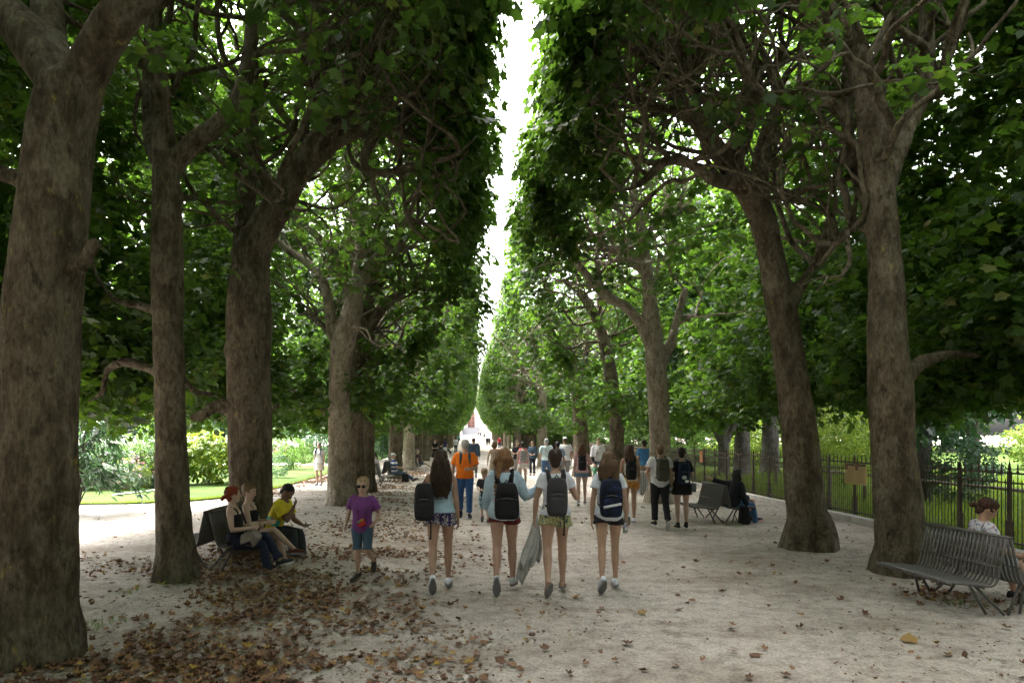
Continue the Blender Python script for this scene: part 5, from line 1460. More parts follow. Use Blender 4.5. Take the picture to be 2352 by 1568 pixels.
mb = MB(); mb.tube([g2.cp(.165, -.112, -.122), g2.cp(.150, -.115, -.120)], .018, 8); g2.raw(mb, 'hair_tie', plain((.8, .12, .3), .6))
g2.shoe(cloth((.42, .44, .46)), M['sole'])
g2.backpack('big black backpack on the girl with the plait', cloth((.010, .010, .012)), w=.34, h=.44, d=.18, t0=-.07, side=.03, tap=.26)
mb = MB(); 
x, y = gp(1275, 1357)
g3 = Person('girl with dark pinned-up hair in a white tee, trailing a pale scarf from one hand', x, y, R(0), 1.69, la=((.30, -.02, -1), (.08, .05, -1)), ra=((.45, .0, -1), (-.1, .75, .25)), ll=((.04, -.20, -1), (.04, -.55, -1), -52, 16), rl=WALK_L[1], skin_c=(.40, .25, .18), head=(3, 0), fat=1.05, hand_l=dict(curl=.9), **NEAR)
g3.shirt(cloth((.62, .64, .72)), hem=-.02, sl=.45, off=.012); g3.shorts(blotch([(.05, .09, .10), (.32, .33, .16), (.46, .45, .26), (.08, .12, .10)], 26, (1, 1, .35)), .30, flare=.03)
g3.hair(hairm((.045, .022, .016)), 'bun'); g3.flipflop(plain((.35, .10, .10), .6), plain((.20, .20, .21), .7))
mb = MB(); mb.tube([g3.hp(.074, -.03, .06), g3.hp(.05, -.085, .065), g3.hp(0, -.12, .02), g3.hp(-.05, -.085, .065), g3.hp(-.074, -.03, .06)], .008, 6); g3.raw(mb, 'hair_band', plain((.05, .03, .02), .6))
g3.backpack('charcoal day pack on the girl with pinned-up hair', cloth((.042, .043, .047)), w=.27, h=.46, d=.15, t0=-.02, tail=True, acc=cloth((.02, .02, .022)))
# scarf hanging from the left hand
c0 = g3.hd_c[-1]
def scarf_mesh():
    mb = MB(); rg = random.Random(4)
    for (dx, dy, ln, w1, ph, sw) in ((.00, -.03, .66, .075, 0., -.10), (-.03, .02, .78, .06, 1.7, -.19), (.04, .0, .52, .055, 3.1, -.04), (-.01, -.05, .60, .05, 4.4, -.15)):
        rs = []
        for i in range(19):
            t = i / 18; c = c0 + Vector((dx * t + sw * t ** 1.4, dy * t, .10 - ln * t + .03 * math.sin(3 * t + ph))); w = .022 + w1 * min(1, t * 1.5) * (1 - .55 * max(0, t - .75) / .25)
            fr, bk = [], []
            for k in range(13):
                u = k / 6 - 1; yv = (.006 + .020 * t) * math.sin(u * 5.5 + ph + 1.5 * t) + .010 * math.sin(u * 11 + ph * 2 + 4 * t); zz = .05 * t ** 3 * math.sin(u * 2.5 + ph)
                fr.append(c + Vector((u * w, yv - .005, zz))); bk.append(c + Vector((u * w, yv + .005, zz)))
            rs.append(fr + bk[::-1])
        mb.rings(rs)
    return mb
g3.carried('scarf', 'pale grey scarf trailing from the hand of the girl with pinned-up hair', 'scarf', c0, [('cloth', scarf_mesh(), cloth((.46, .46, .45), .25, 24), None)])
x, y = gp(1398, 1351)
g4 = Person('girl with loose light-brown hair in white tee and black shorts, holding a bottle', x, y, R(-3), 1.66, la=((.20, -.06, -1), (.05, .05, -1)), ra=((.20, -.02, -1), (.12, .12, -1)), ll=((.03, -.26, -1), (.06, -.50, -1), -48, 14), rl=((.0, .12, -1), (.0, -.10, -1), 0, 2), skin_c=(.40, .255, .18), head=(8, 0), fat=.95, hand_r=dict(curl=.95), **NEAR)
g4.shirt(cloth((.56, .61, .68)), hem=-.09, sl=.42, off=.016); g4.shorts(cloth((.012, .013, .018)), .26, flare=.022)
g4.hair(hairm((.17, .105, .055)), 'long', .32); g4.shoe(M['sneaker'], M['sole'])
navy = blotch([(.008, .010, .020), (.012, .018, .045), (.02, .05, .13)], 9)
g4.backpack('navy backpack with a white band on the girl holding a bottle', navy, w=.30, h=.47, d=.18, t0=-.03, acc=cloth((.012, .013, .02)), trim=plain((.45, .47, .5), .6, name='pale_band'))
def bottle(p, sd, label, tint=(.55, .62, .68), sc=1.0):
    c = p.hd_c[sd]; d = Vector((0, 0, 1)); mb = MB(); mb.tube([c - d * .10 * sc, c - d * .095 * sc, c - d * .02, c + d * .06 * sc, c + d * .09 * sc, c + d * .115 * sc], [x_ * sc for x_ in (.028, .032, .030, .032, .014, .013)], 12)
    cp_ = MB(); cp_.tube([c + d * .113 * sc, c + d * .132 * sc], .015 * sc, 10)
    lb = MB(); lb.tube([c - d * .03 * sc, c + d * .03 * sc], .0325 * sc, 12)
    t_ = M.get('pet')
    if t_ is None:
        n_ = NT('clear_plastic'); n_.base(tint); n_.b.inputs['Transmission Weight'].default_value = .8; n_.b.inputs['IOR'].default_value = 1.3; M['pet'] = n_.fin(.12)
    p.carried('water_bottle', label, 'bottle', c - d * .10 * sc, [('bottle', mb, M['pet'], None), ('cap', cp_, plain((.55, .2, .45), .4), None), ('label', lb, plain((.45, .5, .62), .5), None)])
bottle(g4, 1, 'clear plastic bottle in the hand of the girl in black shorts')

# --- the running boy in purple
x, y = gp(832, 1334)
b1 = Person('boy in a purple tee and dark sunglasses running with a colourful pouch', x, y, R(176), 1.36, sex='m', head=(0, 2), hs=1.16, fat=.86, legs=.95, limb=.92, lean=(8, -3),
            la=((.40, -.30, -1), (-.15, .75, -.35)), ra=((.35, -.45, -1), (.25, -.05, -1)), ll=((.04, .20, -1), (.10, -.95, -.62), -62), rl=((-.04, .05, -1), (.05, -.22, -1), -14, 30), skin_c=(.46, .30, .23), face=True, **NEAR)
b1.shirt(cloth((.17, .055, .22)), hem=-.11, sl=.62, off=.020, loose=.012, hemfl=.03, flare=.022, wr=.007); b1.shorts(cloth((.055, .10, .15)), .92, off=.016, flare=.02)
b1.hair(hairm((.55, .40, .22)), 'short'); b1.glasses(); b1.shoe(cloth((.035, .032, .03)), plain((.15, .11, .07), .8))
pm_ = MB(); c = b1.cp(.07, -.02, .15); RY = Matrix.Rotation(.42, 3, 'Y'); pm_.box(c, (.13, .03, .12), RY); pc = MB()
pc.tube([b1.cp(.12, -.08, .15), b1.cp(.30, -.10, .14), b1.cp(.46, -.07, .06), b1.cp(.50, 0, -.05), b1.cp(.46, .07, .06), b1.cp(.30, .06, .14), b1.cp(.12, .04, .15)], .005, 5)
tr1 = MB(); tr1.box(c + RY @ Vector((-.03, .017, .035)), (.05, .006, .035), RY); tr2 = MB(); tr2.box(c + RY @ Vector((.03, .017, .035)), (.045, .006, .035), RY)
b1.carried('neck_pouch', 'small red, yellow and teal pouch hanging on the running boy', 'pouch', c - Vector((0, 0, .065)), [('pouch', pm_, cloth((.38, .03, .03)), .008), ('cord', pc, plain((.06, .03, .05), .7), None), ('patch', tr1, plain((.55, .38, .05), .7), None), ('patch', tr2, plain((.05, .28, .27), .7), None)])

# --- bearded man in orange and the small boy
x, y = gp(1068, 1191)
om = Person('man in a grey beanie and bright orange tee looking down at his hands', x, y, R(182), 1.76, sex='m', head=(-8, 38), la=((.25, .10, -1), (-.55, .60, -.05)), ra=((.30, -.05, -1), (.05, .30, -1)), ll=WALK_R[0], rl=WALK_R[1], skin_c=(.42, .27, .20), face=True, fat=1.06, **MID)
om.shirt(cloth((.72, .17, .012), .15), hem=-.06, sl=.72, off=.022, flare=.03, loose=.012); om.trousers(cloth((.03, .085, .21)), off=.012); om.beanie(cloth((.25, .26, .24))); om.shoe(M['blackshoe'], M['sole'])
om.backpack('grey-green trekking backpack worn by the man in orange', cloth((.05, .07, .08)), w=.30, h=.48, d=.18)
x, y = gp(1113, 1200)
sb = Person('small fair-haired boy in a black tee looking down', x, y, R(175), 1.20, sex='m', head=(5, 30), hs=1.3, fat=.85, legs=.88, limb=.9, la=((.2, .15, -1), (-.45, .8, .1)), ra=((.2, .2, -1), (-.5, .8, -.1)), ll=WALK_R[0], rl=WALK_R[1], skin_c=(.45, .30, .23), face=True, **MID)
sb.shirt(cloth((.02, .018, .022)), hem=-.09, sl=.7, off=.018, flare=.02); sb.shorts(blotch([(.12, .22, .30), (.35, .45, .5), (.2, .3, .36)], 18), 1.05, off=.02, flare=.014); sb.hair(hairm((.33, .23, .12)), 'short'); sb.shoe(cloth((.08, .08, .09)), M['sole'])

# --- walkers on the right
x, y = gp(1516, 1212)
w1 = Person('young man in a white tee and black trousers with an olive backpack', x, y, R(0), 1.68, sex='m', la=((.45, -.25, -1), (-.35, .75, -.7)), ra=((.22, -.05, -1), (.05, .15, -1)), ll=WALK_R[0], rl=((.02, -.18, -1), (0, -.5, -1), -50), head=(5, 0), skin_c=(.40, .26, .19), hand_r=dict(curl=.9), **MID)
w1.shirt(cloth((.64, .66, .70)), hem=-.11, sl=.55, off=.020, flare=.02); w1.trousers(cloth((.014, .014, .017)), off=.016, wr=.008); w1.hair(hairm((.20, .13, .075)), 'short'); w1.shoe(M['blackshoe'], M['soleW'])
w1.backpack('dark olive backpack on the young man in black trousers', cloth((.055, .055, .042)), w=.28, h=.47, d=.16); bottle(w1, 1, 'small clear bottle in the hand of the man with the olive backpack')
x, y = gp(1566, 1212)
w2 = Person('dark-haired young woman in black with bare legs and a blue backpack', x, y, R(-3), 1.66, ra=((.30, .1, -1), (-.25, .9, .8)), la=((.18, -.05, -1), (.02, .2, -1)), ll=((.02, -.06, -1), (0, -.12, -1), 0), rl=((.02, .06, -1), (0, -.04, -1), 0), head=(14, 0), skin_c=(.47, .33, .26), **MID)
w2.shirt(cloth(BLACK), hem=-.06, sl=.6, off=.018, flare=.02); w2.skirt(cloth((.010, .010, .012)), .17, .035); w2.hair(hairm((.018, .012, .010)), 'topbun'); w2.shoe(M['blackshoe'], M['soleW'], True)
w2.backpack('dark blue backpack with two pale badges on the woman in black', cloth((.012, .022, .05)), w=.26, h=.44, d=.15)
bq = w2.cp(.12, 0, -.30)
for k, (dx, dz, sz) in enumerate(((-.02, .045, .05), (.03, -.03, .042))):
    mb = MB(); mb.ell(bq + Vector((dx, .0, dz)), (sz, .012, sz * .8), 12, 6); w2.carried('badge', ('round pale badge on the blue backpack', 'smaller pale charm hanging on the blue backpack')[k], 'badge', bq + Vector((dx, 0, dz)), [('disc', mb, plain((.6, .6, .62), .4), None)])
sbg = MB(); c = w2.cp(-.06, .22, -.06); sbg.box(c, (.09, .20, .17)); flp = MB(); flp.box(c + Vector((.0, -.0, .05)), (.10, .21, .09)); st2 = MB(); st2.tube([c + Vector((0, 0, .08)), w2.cp(.25, .17, -.06), w2.cp(.47, .11, -.02)], .008, 6)
w2.carried('shoulder_bag', 'grey-blue satchel with a brown strap at the hip of the woman in black', 'bag', c - Vector((0, 0, .085)), [('bag', sbg, cloth((.10, .13, .15)), .012), ('flap', flp, cloth((.12, .15, .17)), .012), ('strap', st2, plain((.09, .045, .025), .6), None)])
x, y = gp(1447, 1202)
w3 = Person('brown-haired girl in cream top and orange shorts with a black backpack', x, y, R(-4), 1.68, ll=WALK_L[0], rl=WALK_L[1], head=(22, 0), skin_c=(.38, .235, .165), **MID)
w3.tank(cloth((.55, .52, .44)), hem=-.02); w3.shorts(blotch([(.45, .17, .03), (.60, .32, .08), (.5, .22, .05)], 30, (1, 1, .4)), .34, flare=.03); w3.hair(hairm((.075, .04, .022)), 'long', .30); w3.shoe(M['sneaker'], M['sole'])
w3.backpack('black drawstring backpack on the girl in orange shorts', cloth(BLACK), w=.25, h=.40, d=.13)
x, y = gp(1336, 1159)
w4 = Person('long-haired girl in a red and white striped top and denim shorts', x, y, R(-3), 1.66, ll=((.02, -.1, -1), (0, -.25, -1), -20), rl=((.02, .1, -1), (0, -.04, -1), 0), ra=((.55, -.1, -1), (-.2, .8, .1)), skin_c=(.46, .31, .25), **MID)
w4.shirt(stripes((.55, .10, .12), (.66, .60, .60), .035, .45), hem=-.05, sl=1.0, off=.018, flare=.018); w4.shorts(cloth((.12, .20, .28)), .33, flare=.02); w4.hair(hairm((.14, .065, .035)), 'long', .38); w4.shoe(cloth((.25, .25, .28)), M['soleW'])
w4.backpack('small black backpack on the girl in the striped top', cloth((.015, .015, .018)), w=.24, h=.42, d=.12)
x, y = gp(1480, 1128)
w5 = Person('man in a blue polo shirt with a black shoulder bag beyond the litter bin', x, y, R(5), 1.76, sex='m', skin_c=(.35, .22, .16), **MID)
w5.shirt(cloth((.06, .19, .40)), sl=.6, off=.02, flare=.02); w5.trousers(cloth((.28, .21, .14))); w5.hair(hairm((.03, .02, .015)), 'short'); w5.shoe(M['blackshoe'], M['sole'])
sbg = MB(); c = w5.cp(.10, .22, -.02); sbg.box(c, (.10, .26, .30)); st2 = MB(); st2.tube([c + Vector((0, 0, .14)), w5.cp(.35, .205, .0), w5.cp(.49, .10, -.01)], .012, 6)
w5.carried('shoulder_bag', 'black shoulder bag on the man in the blue polo shirt', 'bag', c - Vector((0, 0, .15)), [('bag', sbg, cloth(BLACK), .015), ('strap', st2, cloth((.02, .02, .022)), None)])
x, y = gp(1374, 1110)
w6 = Person('man in a white shirt with a black diagonal bag strap, coming towards the walkers', x, y, R(180), 1.78, sex='m', skin_c=(.45, .30, .23), face=True, ll=WALK_R[0], rl=WALK_R[1], **MID)
w6.shirt(cloth((.66, .66, .70)), sl=1.4, hem=-.10, off=.022); w6.trousers(cloth((.10, .15, .22))); w6.hair(hairm((.22, .14, .07)), 'short'); w6.shoe(cloth((.2, .15, .1)), M['sole'])
mb = MB(); mb.tube([w6.cp(.50, -.08, -.0), w6.cp(.42, -.05, .12), w6.cp(.22, .06, .145), w6.cp(.02, .16, .12), w6.cp(.0, .19, 0)], [(.006, .022)] * 5, 6); sbg = MB(); c = w6.cp(-.06, .22, -.0); sbg.box(c, (.09, .26, .22))
w6.carried('messenger_bag', 'black bag on a diagonal strap worn by the man in the white shirt', 'bag', c - Vector((0, 0, .11)), [('strap', mb, cloth(BLACK), None), ('bag', sbg, cloth(BLACK), .015)])
x, y = gp(1367, 1117)
kd = Person('small child in a black cap and green tee beside the man in the white shirt', x, y, R(160), .98, sex='m', hs=1.42, fat=.85, legs=.82, limb=.85, skin_c=(.42, .28, .2), **MID)
kd.shirt(cloth((.10, .26, .17)), sl=.6); kd.shorts(cloth((.25, .22, .18)), .8); kd.cap(cloth(BLACK)); kd.shoe(M['blackshoe'], M['sole'])
x, y = gp(1255, 1112)
w7 = Person('white-haired man in a pale shirt and jeans walking away', x, y, R(6), 1.76, sex='m', skin_c=(.42, .28, .22), ll=WALK_R[0], rl=WALK_R[1], la=((.2, .05, -1), (-.2, .6, -.5)), **MID)
w7.shirt(cloth((.45, .56, .58)), hem=-.03, sl=.75, off=.022); w7.trousers(cloth((.07, .13, .23))); w7.hair(hairm((.42, .43, .43)), 'short'); w7.shoe(M['blackshoe'], M['sole'])
x, y = gp(1298, 1113)
w8 = Person('man in a white cap and white tee with a backpack strap', x, y, R(-4), 1.82, sex='m', skin_c=(.44, .29, .22), ll=WALK_L[0], rl=WALK_L[1], hand_r=dict(curl=.9), **MID)
w8.shirt(cloth((.68, .69, .72)), sl=.6, off=.022); w8.trousers(cloth((.22, .22, .22))); w8.hair(hairm((.1, .07, .05)), 'buzz'); w8.cap(cloth((.6, .62, .66))); w8.shoe(M['blackshoe'], M['sole'])
bottle(w8, 1, 'clear water bottle carried by the man in the white cap')
x, y = gp(1281, 1120)
w9 = Person('dark-haired man in a grey-blue shirt beside the white-capped man', x, y, R(3), 1.70, sex='m', skin_c=(.22, .13, .09), **MID)
w9.shirt(cloth((.22, .30, .42)), sl=.7, off=.02); w9.trousers(cloth((.16, .14, .12))); w9.hair(hairm((.015, .012, .010)), 'short'); w9.shoe(M['blackshoe'], M['sole'])
x, y = gp(1223, 1090)
w10 = Person('woman in sunglasses and a dark denim jacket standing with hands together', x, y, R(172), 1.66, la=((.2, .1, -1), (-.4, .8, -.2)), ra=((.2, .1, -1), (-.4, .8, -.2)), skin_c=(.42, .28, .2), face=True, **MID)
w10.shirt(cloth((.045, .075, .11)), hem=-.10, sl=1.8, off=.022, name='jacket'); w10.trousers(cloth((.018, .022, .035)), flare=.03); w10.hair(hairm((.13, .09, .06)), 'short'); w10.glasses(); w10.shoe(cloth((.2, .13, .08)), M['sole'])
x, y = gp(1201, 1121)
w11 = Person('person in white shorts with a black and white patterned rucksack', x, y, R(0), 1.66, ll=((.02, -.1, -1), (0, -.25, -1), -18), rl=((.02, .1, -1), (0, -.04, -1), 0), skin_c=(.48, .34, .28), **MID)
w11.tank(cloth((.6, .14, .16)), hem=-.02); w11.shorts(cloth((.62, .60, .56)), .42, flare=.02); w11.hair(hairm((.02, .015, .012)), 'topbun'); w11.shoe(M['sneaker'], M['sole'])
w11.backpack('black and white patterned rucksack with red straps', blotch([(.02, .02, .02), (.5, .48, .48), (.04, .04, .04), (.45, .43, .43)], 22), w=.27, h=.44, d=.14, acc=cloth((.6, .12, .14)))
x, y = gp(1188, 1098)
w12 = Person('woman in a black top standing half hidden behind the patterned rucksack', x, y, R(185), 1.70, skin_c=(.40, .26, .19), face=True, ra=((.2, .15, -1), (-.5, .7, .2)), **MID)
w12.shirt(cloth((.02, .02, .022)), sl=.6, off=.018); w12.trousers(cloth((.2, .19, .17))); w12.hair(hairm((.05, .03, .02)), 'bun'); w12.shoe(M['blackshoe'], M['sole'])
x, y = gp(1136, 1118)
w13 = Person('woman with bare arms and light-brown hair behind the girl with the plait', x, y, R(-8), 1.68, skin_c=(.44, .30, .23), la=((.35, -.1, -1), (.1, .2, -1)), ll=WALK_L[0], rl=WALK_L[1], **MID)
w13.tank(cloth((.30, .24, .18)), hem=-.04); w13.skirt(cloth((.25, .2, .14)), .4, .06); w13.hair(hairm((.16, .09, .05)), 'mid', .2); w13.shoe(M['sneaker'], M['sole'])
x, y = gp(1088, 1095)
w14 = Person('man in a dark blue jacket walking away behind the man in orange', x, y, R(0), 1.80, sex='m', skin_c=(.30, .19, .13), ll=WALK_R[0], rl=WALK_R[1], **MID)
w14.shirt(cloth((.035, .055, .085)), hem=-.13, sl=1.85, off=.026, name='jacket'); w14.trousers(cloth((.03, .03, .035))); w14.hair(hairm((.05, .03, .02)), 'buzz'); w14.shoe(M['blackshoe'], M['sole'])
x, y = gp(999, 1066)
w15 = Person('woman in a black dress with folded arms under the left trees', x, y, R(200), 1.68, la=((.2, .2, -1), (-.7, .6, .1)), ra=((.2, .2, -1), (-.7, .6, .1)), skin_c=(.45, .31, .24), **MID)
w15.shirt(cloth(BLACK), sl=.5, off=.016); w15.skirt(cloth(BLACK), .4, .04); w15.hair(hairm((.1, .06, .04)), 'short'); w15.shoe(M['blackshoe'], M['sole'])
x, y = gp(733, 1112)
w16 = Person('woman in white shirt and pale skirt with dark shoulder straps on the leafy side path', x, y, R(170), 1.66, skin_c=(.42, .28, .21), face=True, ll=WALK_R[0], rl=((.02, .05, -1), (0, -.06, -1), 0), **MID)
w16.shirt(cloth((.66, .66, .70)), sl=.5, off=.018); w16.skirt(cloth((.55, .50, .47)), .30, .03); w16.hair(hairm((.33, .30, .27)), 'short'); w16.shoe(cloth((.3, .3, .32)), M['sole'])
w16.backpack('dark backpack whose straps cross the white shirt on the side path', cloth((.02, .03, .06)), w=.26, h=.4, d=.14)

# --- sitters
SIT = (((.10, .96, .02), (.05, .28, -1), 0), ((.10, .96, .02), (.05, .28, -1), 0))
# left bench: they face +X (rz = -90 deg); seat plane .34 m
def sitter(label, X, Y, rz, H, seat=.40, **kw):
    return Person(label, X, Y, rz, H, seat=seat, **kw)
s1 = sitter('red-haired woman in a black sleeveless top and dark jeans, legs crossed on the bench', -3.38, 9.78, R(-88), 1.70, lean=(-6, 0), head=(-28, 4), la=((.15, .35, -1), (-.35, 1, -.05)), ra=((.18, .18, -1), (-.35, 1, -.02)), ll=((.02, .95, .16), (-.12, .45, -.72), 18), rl=((.02, .93, -.06), (.02, .20, -1), 0), skin_c=(.50, .35, .28), face=True, hand_r=dict(curl=.7), hand_l=dict(curl=.7), **NEAR)
s1.tank(cloth(BLACK), hem=-.04); s1.trousers(cloth((.018, .024, .05)), flare=.03); s1.hair(hairm((.32, .055, .012)), 'tail'); s1.shoe(cloth((.03, .035, .05)), M['soleW'])
c = (s1.knee[1] + s1.hip[1]) / 2 + Vector((0, .02, .12))
mb = MB(); mb.box(c + Vector((0, 0, -.01)), (.30, .26, .13), Matrix.Rotation(.35, 3, 'X'), .7); mb.box(c + Vector((.10, .10, -.05)), (.16, .16, .10), Matrix.Rotation(.9, 3, 'X'), .6); mb.tube([c + Vector((-.1, -.05, .05)), c + Vector((0, -.1, .12)), c + Vector((.12, -.03, .04))], .012, 6)
s1.carried('canvas_bag', 'taupe canvas bag on the lap of the red-haired woman', 'bag', c - Vector((0, 0, .08)), [('bag', mb, cloth((.22, .19, .17), .3, 14), .012)])
s2 = sitter('fair-haired woman in a black strappy dress seated beside the red-haired woman', -3.36, 10.35, R(-92), 1.70, lean=(-3, 0), head=(10, 14), la=((.2, .3, -1), (-.4, 1, 0)), ra=((.2, .35, -1), (-.5, 1, .0)), ll=((.02, .93, -.02), (.02, .25, -1), 0), rl=((.02, .92, .26), (-.10, .62, -.62), 4), skin_c=(.50, .35, .28), face=True, **NEAR)
s2.tank(cloth(BLACK), hem=-.04, straps=False); s2.shorts(cloth((.014, .014, .018)), .5, off=.02, flare=.03, name='skirt'); s2.hair(hairm((.24, .155, .085)), 'bun'); s2.shoe(cloth((.10, .04, .03)), M['sole'])
s3 = sitter('man in a yellow football shirt hunched forward on the bench, hand at his mouth', -3.20, 10.85, R(-95), 1.78, sex='m', lean=(27, 0), head=(-4, 34), la=((.12, .50, -.90), (-.45, .70, .10)), ra=((.25, .75, -.60), (-.25, .35, .95)), ll=((.10, .93, -.08), (.04, .12, -1), 0), rl=((.16, .93, -.02), (.04, .05, -1), 0), skin_c=(.17, .095, .065), face=True, hand_r=dict(n=(0, -1, 0), curl=.8), hand_l=dict(curl=.8, n=(0, 0, 1)), **NEAR)
s3.shirt(cloth((.62, .52, .03), .15), hem=-.04, sl=.65, off=.018, flare=.02); s3.trousers(cloth((.03, .035, .04)), off=.02); s3.hair(hairm((.012, .009, .008)), 'buzz'); s3.shoe(cloth((.55, .58, .62)), M['soleW'])
mb = MB(); mb.box(s3.hd_c[-1] + Vector((0, .02, .01)), (.07, .12, .01)); s3.carried('mobile_phone', 'dark phone in the hand of the man in yellow', 'phone', s3.hd_c[-1], [('case', mb, plain((.02, .02, .025), .2), None)])
mb = MB(); rs = s3.trings([.10, .16, .22], .023, [0, .001, 0]); mb.rings(rs); s3.finish(mb, 'shirt_band', cloth((.05, .45, .36)), smooth=1)
# right near bench: man with tied hair facing +X
s4 = sitter('bearded man with tied-back brown hair in a floral shirt, seen over the bench back', 5.88, 8.02, R(-106), 1.72, sex='m', fat=.92, limb=.92, lean=(14, 0), head=(4, 26), la=((.2, .5, -1), (-.3, 1, -.1)), ra=((.2, .5, -1), (-.3, 1, -.1)), ll=((.12, .93, .20), (.04, .20, -1), 0), rl=((.12, .93, .16), (.04, .15, -1), 0), skin_c=(.38, .23, .165), face=True, **NEAR)
s4.shirt(blotch([(.05, .04, .07), (.50, .50, .56), (.55, .54, .58), (.22, .06, .08), (.45, .46, .52)], 20), hem=-.06, sl=.7, off=.02, flare=.02); s4.shorts(cloth((.36, .45, .56)), .95, off=.018, flare=.012)
def beard(mb):
    mb.ell(s4.hp(0, .040, -.092), (.056, .052, .030), 10, 7, Matrix((s4.hr, s4.hf, s4.hu)).transposed())
s4.hair(hairm((.075, .03, .017)), 'tail', extra=beard); s4.shoe(M['blackshoe'], M['sole'])
# right far bench sitters
s5 = sitter('long-haired sitter in a black jacket and blue jeans, arm along the bench back', 5.72, 15.0, R(-80), 1.72, lean=(15, 0), head=(-30, 10), la=((.75, -.55, -.05), (.6, -.7, .1)), ra=((.2, .15, -1), (-.2, .6, -.8)), ll=((.06, .95, .10), (.02, .50, -.8), 10), rl=((.06, .95, .0), (.02, .18, -1), 0), skin_c=(.45, .31, .24), face=True, **MID)
s5.shirt(cloth((.014, .016, .02)), hem=-.06, sl=1.8, off=.024, name='jacket', wr=.006); s5.trousers(cloth((.06, .14, .28))); s5.hair(hairm((.014, .011, .010)), 'mid', .30); s5.shoe(cloth((.03, .035, .05)), plain((.7, .3, .22), .6))
s6 = sitter('second sitter with short dark hair leaning in beside the black jacket', 5.78, 15.5, R(-95), 1.72, sex='m', lean=(22, 0), head=(10, 20), ll=((.06, .95, -.02), (.02, .45, -1), 0), rl=((.06, .95, .0), (.02, .35, -1), 0), la=((.2, .6, -1), (-.3, 1, -.1)), ra=((.2, .6, -1), (-.3, 1, -.1)), skin_c=(.40, .26, .19), face=True, **MID)
s6.shirt(cloth((.03, .035, .04)), sl=1.7, off=.022); s6.trousers(cloth((.03, .045, .07))); s6.hair(hairm((.02, .014, .011)), 'short'); s6.shoe(cloth((.03, .035, .05)), M['soleW'])
bpk = empty('rucksack', (5.86, 14.72, 0)); tag(bpk, 'black rucksack standing on the sand under the far bench', 'backpack')
mb = MB(); mb.box((0, 0, .19), (.20, .28, .40), taper=.72); me = bake(mb.mesh('pack'), .025, 5, None, 'pack'); link('pack', me, cloth(BLACK), bpk); mb = MB(); mb.ell((.10, 0, .13), (.07, .11, .10), 12, 8); mb.build('pocket', cloth(BLACK), bpk, True); mb = MB(); mb.tube([(-.12, .05, .3), (-.19, .05, .2), (-.13, .05, .06)], (.01), 6); mb.build('strap', cloth(BLACK), bpk, True)
# left far benches
s7 = sitter('grey-haired sitter in sunglasses and a mauve shirt facing the lawn', -4.0, 25.85, R(88), 1.68, lean=(-14, 0), head=(-35, 0), ll=SIT[0], rl=SIT[1], la=((.2, .4, -1), (-.2, 1, .0)), ra=((.2, .4, -1), (-.2, 1, .0)), skin_c=(.48, .33, .26), face=True, **MID)
s7.shirt(cloth((.24, .20, .28)), sl=.6, off=.02); s7.trousers(cloth((.10, .07, .08)), frac=1.3); s7.hair(hairm((.33, .31, .3)), 'short'); s7.glasses(); s7.shoe(M['sneaker'], M['sole'])
s8 = sitter('dark grey-haired sitter beside the one in the mauve shirt', -3.96, 26.45, R(92), 1.66, lean=(-8, 0), ll=SIT[0], rl=SIT[1], skin_c=(.42, .28, .22), **MID)
s8.shirt(cloth((.30, .33, .36)), sl=.7); s8.trousers(cloth((.3, .3, .32))); s8.hair(hairm((.10, .10, .10)), 'short'); s8.shoe(M['blackshoe'], M['sole'])
s9 = sitter('dark-haired man in a pale pink shirt bending over a newspaper', -3.92, 28.3, R(95), 1.76, sex='m', lean=(12, 0), head=(0, 34), ll=SIT[0], rl=SIT[1], la=((.2, .6, -1), (-.2, 1, .15)), ra=((.2, .6, -1), (-.2, 1, .15)), skin_c=(.45, .30, .24), **MID)
s9.shirt(cloth((.55, .47, .55)), sl=.6, off=.02); s9.trousers(cloth((.3, .3, .32))); s9.hair(hairm((.015, .012, .010)), 'short'); s9.shoe(M['blackshoe'], M['sole'])
mb = MB(); c = (s9.hd_c[1] + s9.hd_c[-1]) / 2; mb.add([c + Vector(q) for q in ((-.26, .05, -.12), (0, .0, -.16), (0, .1, .24), (-.26, .15, .28))], [(0, 1, 2, 3)]); mb.add([c + Vector(q) for q in ((.26, .05, -.12), (0, .0, -.16), (0, .1, .24), (.26, .15, .28))], [(3, 2, 1, 0)]); s9.carried('newspaper', 'white newspaper open in the hands of the man in pale pink', 'newspaper', c, [('sheet', mb, plain((.66, .65, .62), .8, name='newsprint'), None)])
s10 = sitter('man in a white cap and blue and white striped shirt stretching out his legs', -3.22, 28.4, R(-85), 1.74, sex='m', lean=(-8, 0), head=(20, 10), ll=((.06, .93, -.2), (.0, .9, -.45), 30), rl=((.06, .92, -.15), (.0, .85, -.5), 30), la=((.2, .4, -1), (-.2, 1, -.2)), ra=((.2, .4, -1), (-.2, 1, -.2)), skin_c=(.42, .28, .22), **MID)
s10.shirt(stripes((.02, .05, .22), (.62, .64, .68), .17, .5, phase=.03), sl=.7, off=.022); s10.trousers(cloth((.05, .10, .18))); s10.cap(cloth((.66, .68, .7))); s10.hair(hairm((.4, .4, .4)), 'buzz'); s10.shoe(M['blackshoe'], M['sole'])
bb = empty('black_bag', (-2.75, 28.0, 0)); tag(bb, 'black bag on the sand under the knees of the striped-shirt sitter', 'bag')
mb = MB(); mb.box((0, 0, .17), (.30, .22, .34), taper=.85); me = bake(mb.mesh('bag'), .03, 2, None, 'bag'); link('bag', me, cloth(BLACK), bb); mb = MB(); mb.tube([(-.08, 0, .32), (0, 0, .42), (.08, 0, .32)], .012, 6); mb.build('handle', cloth(BLACK), bb, True)
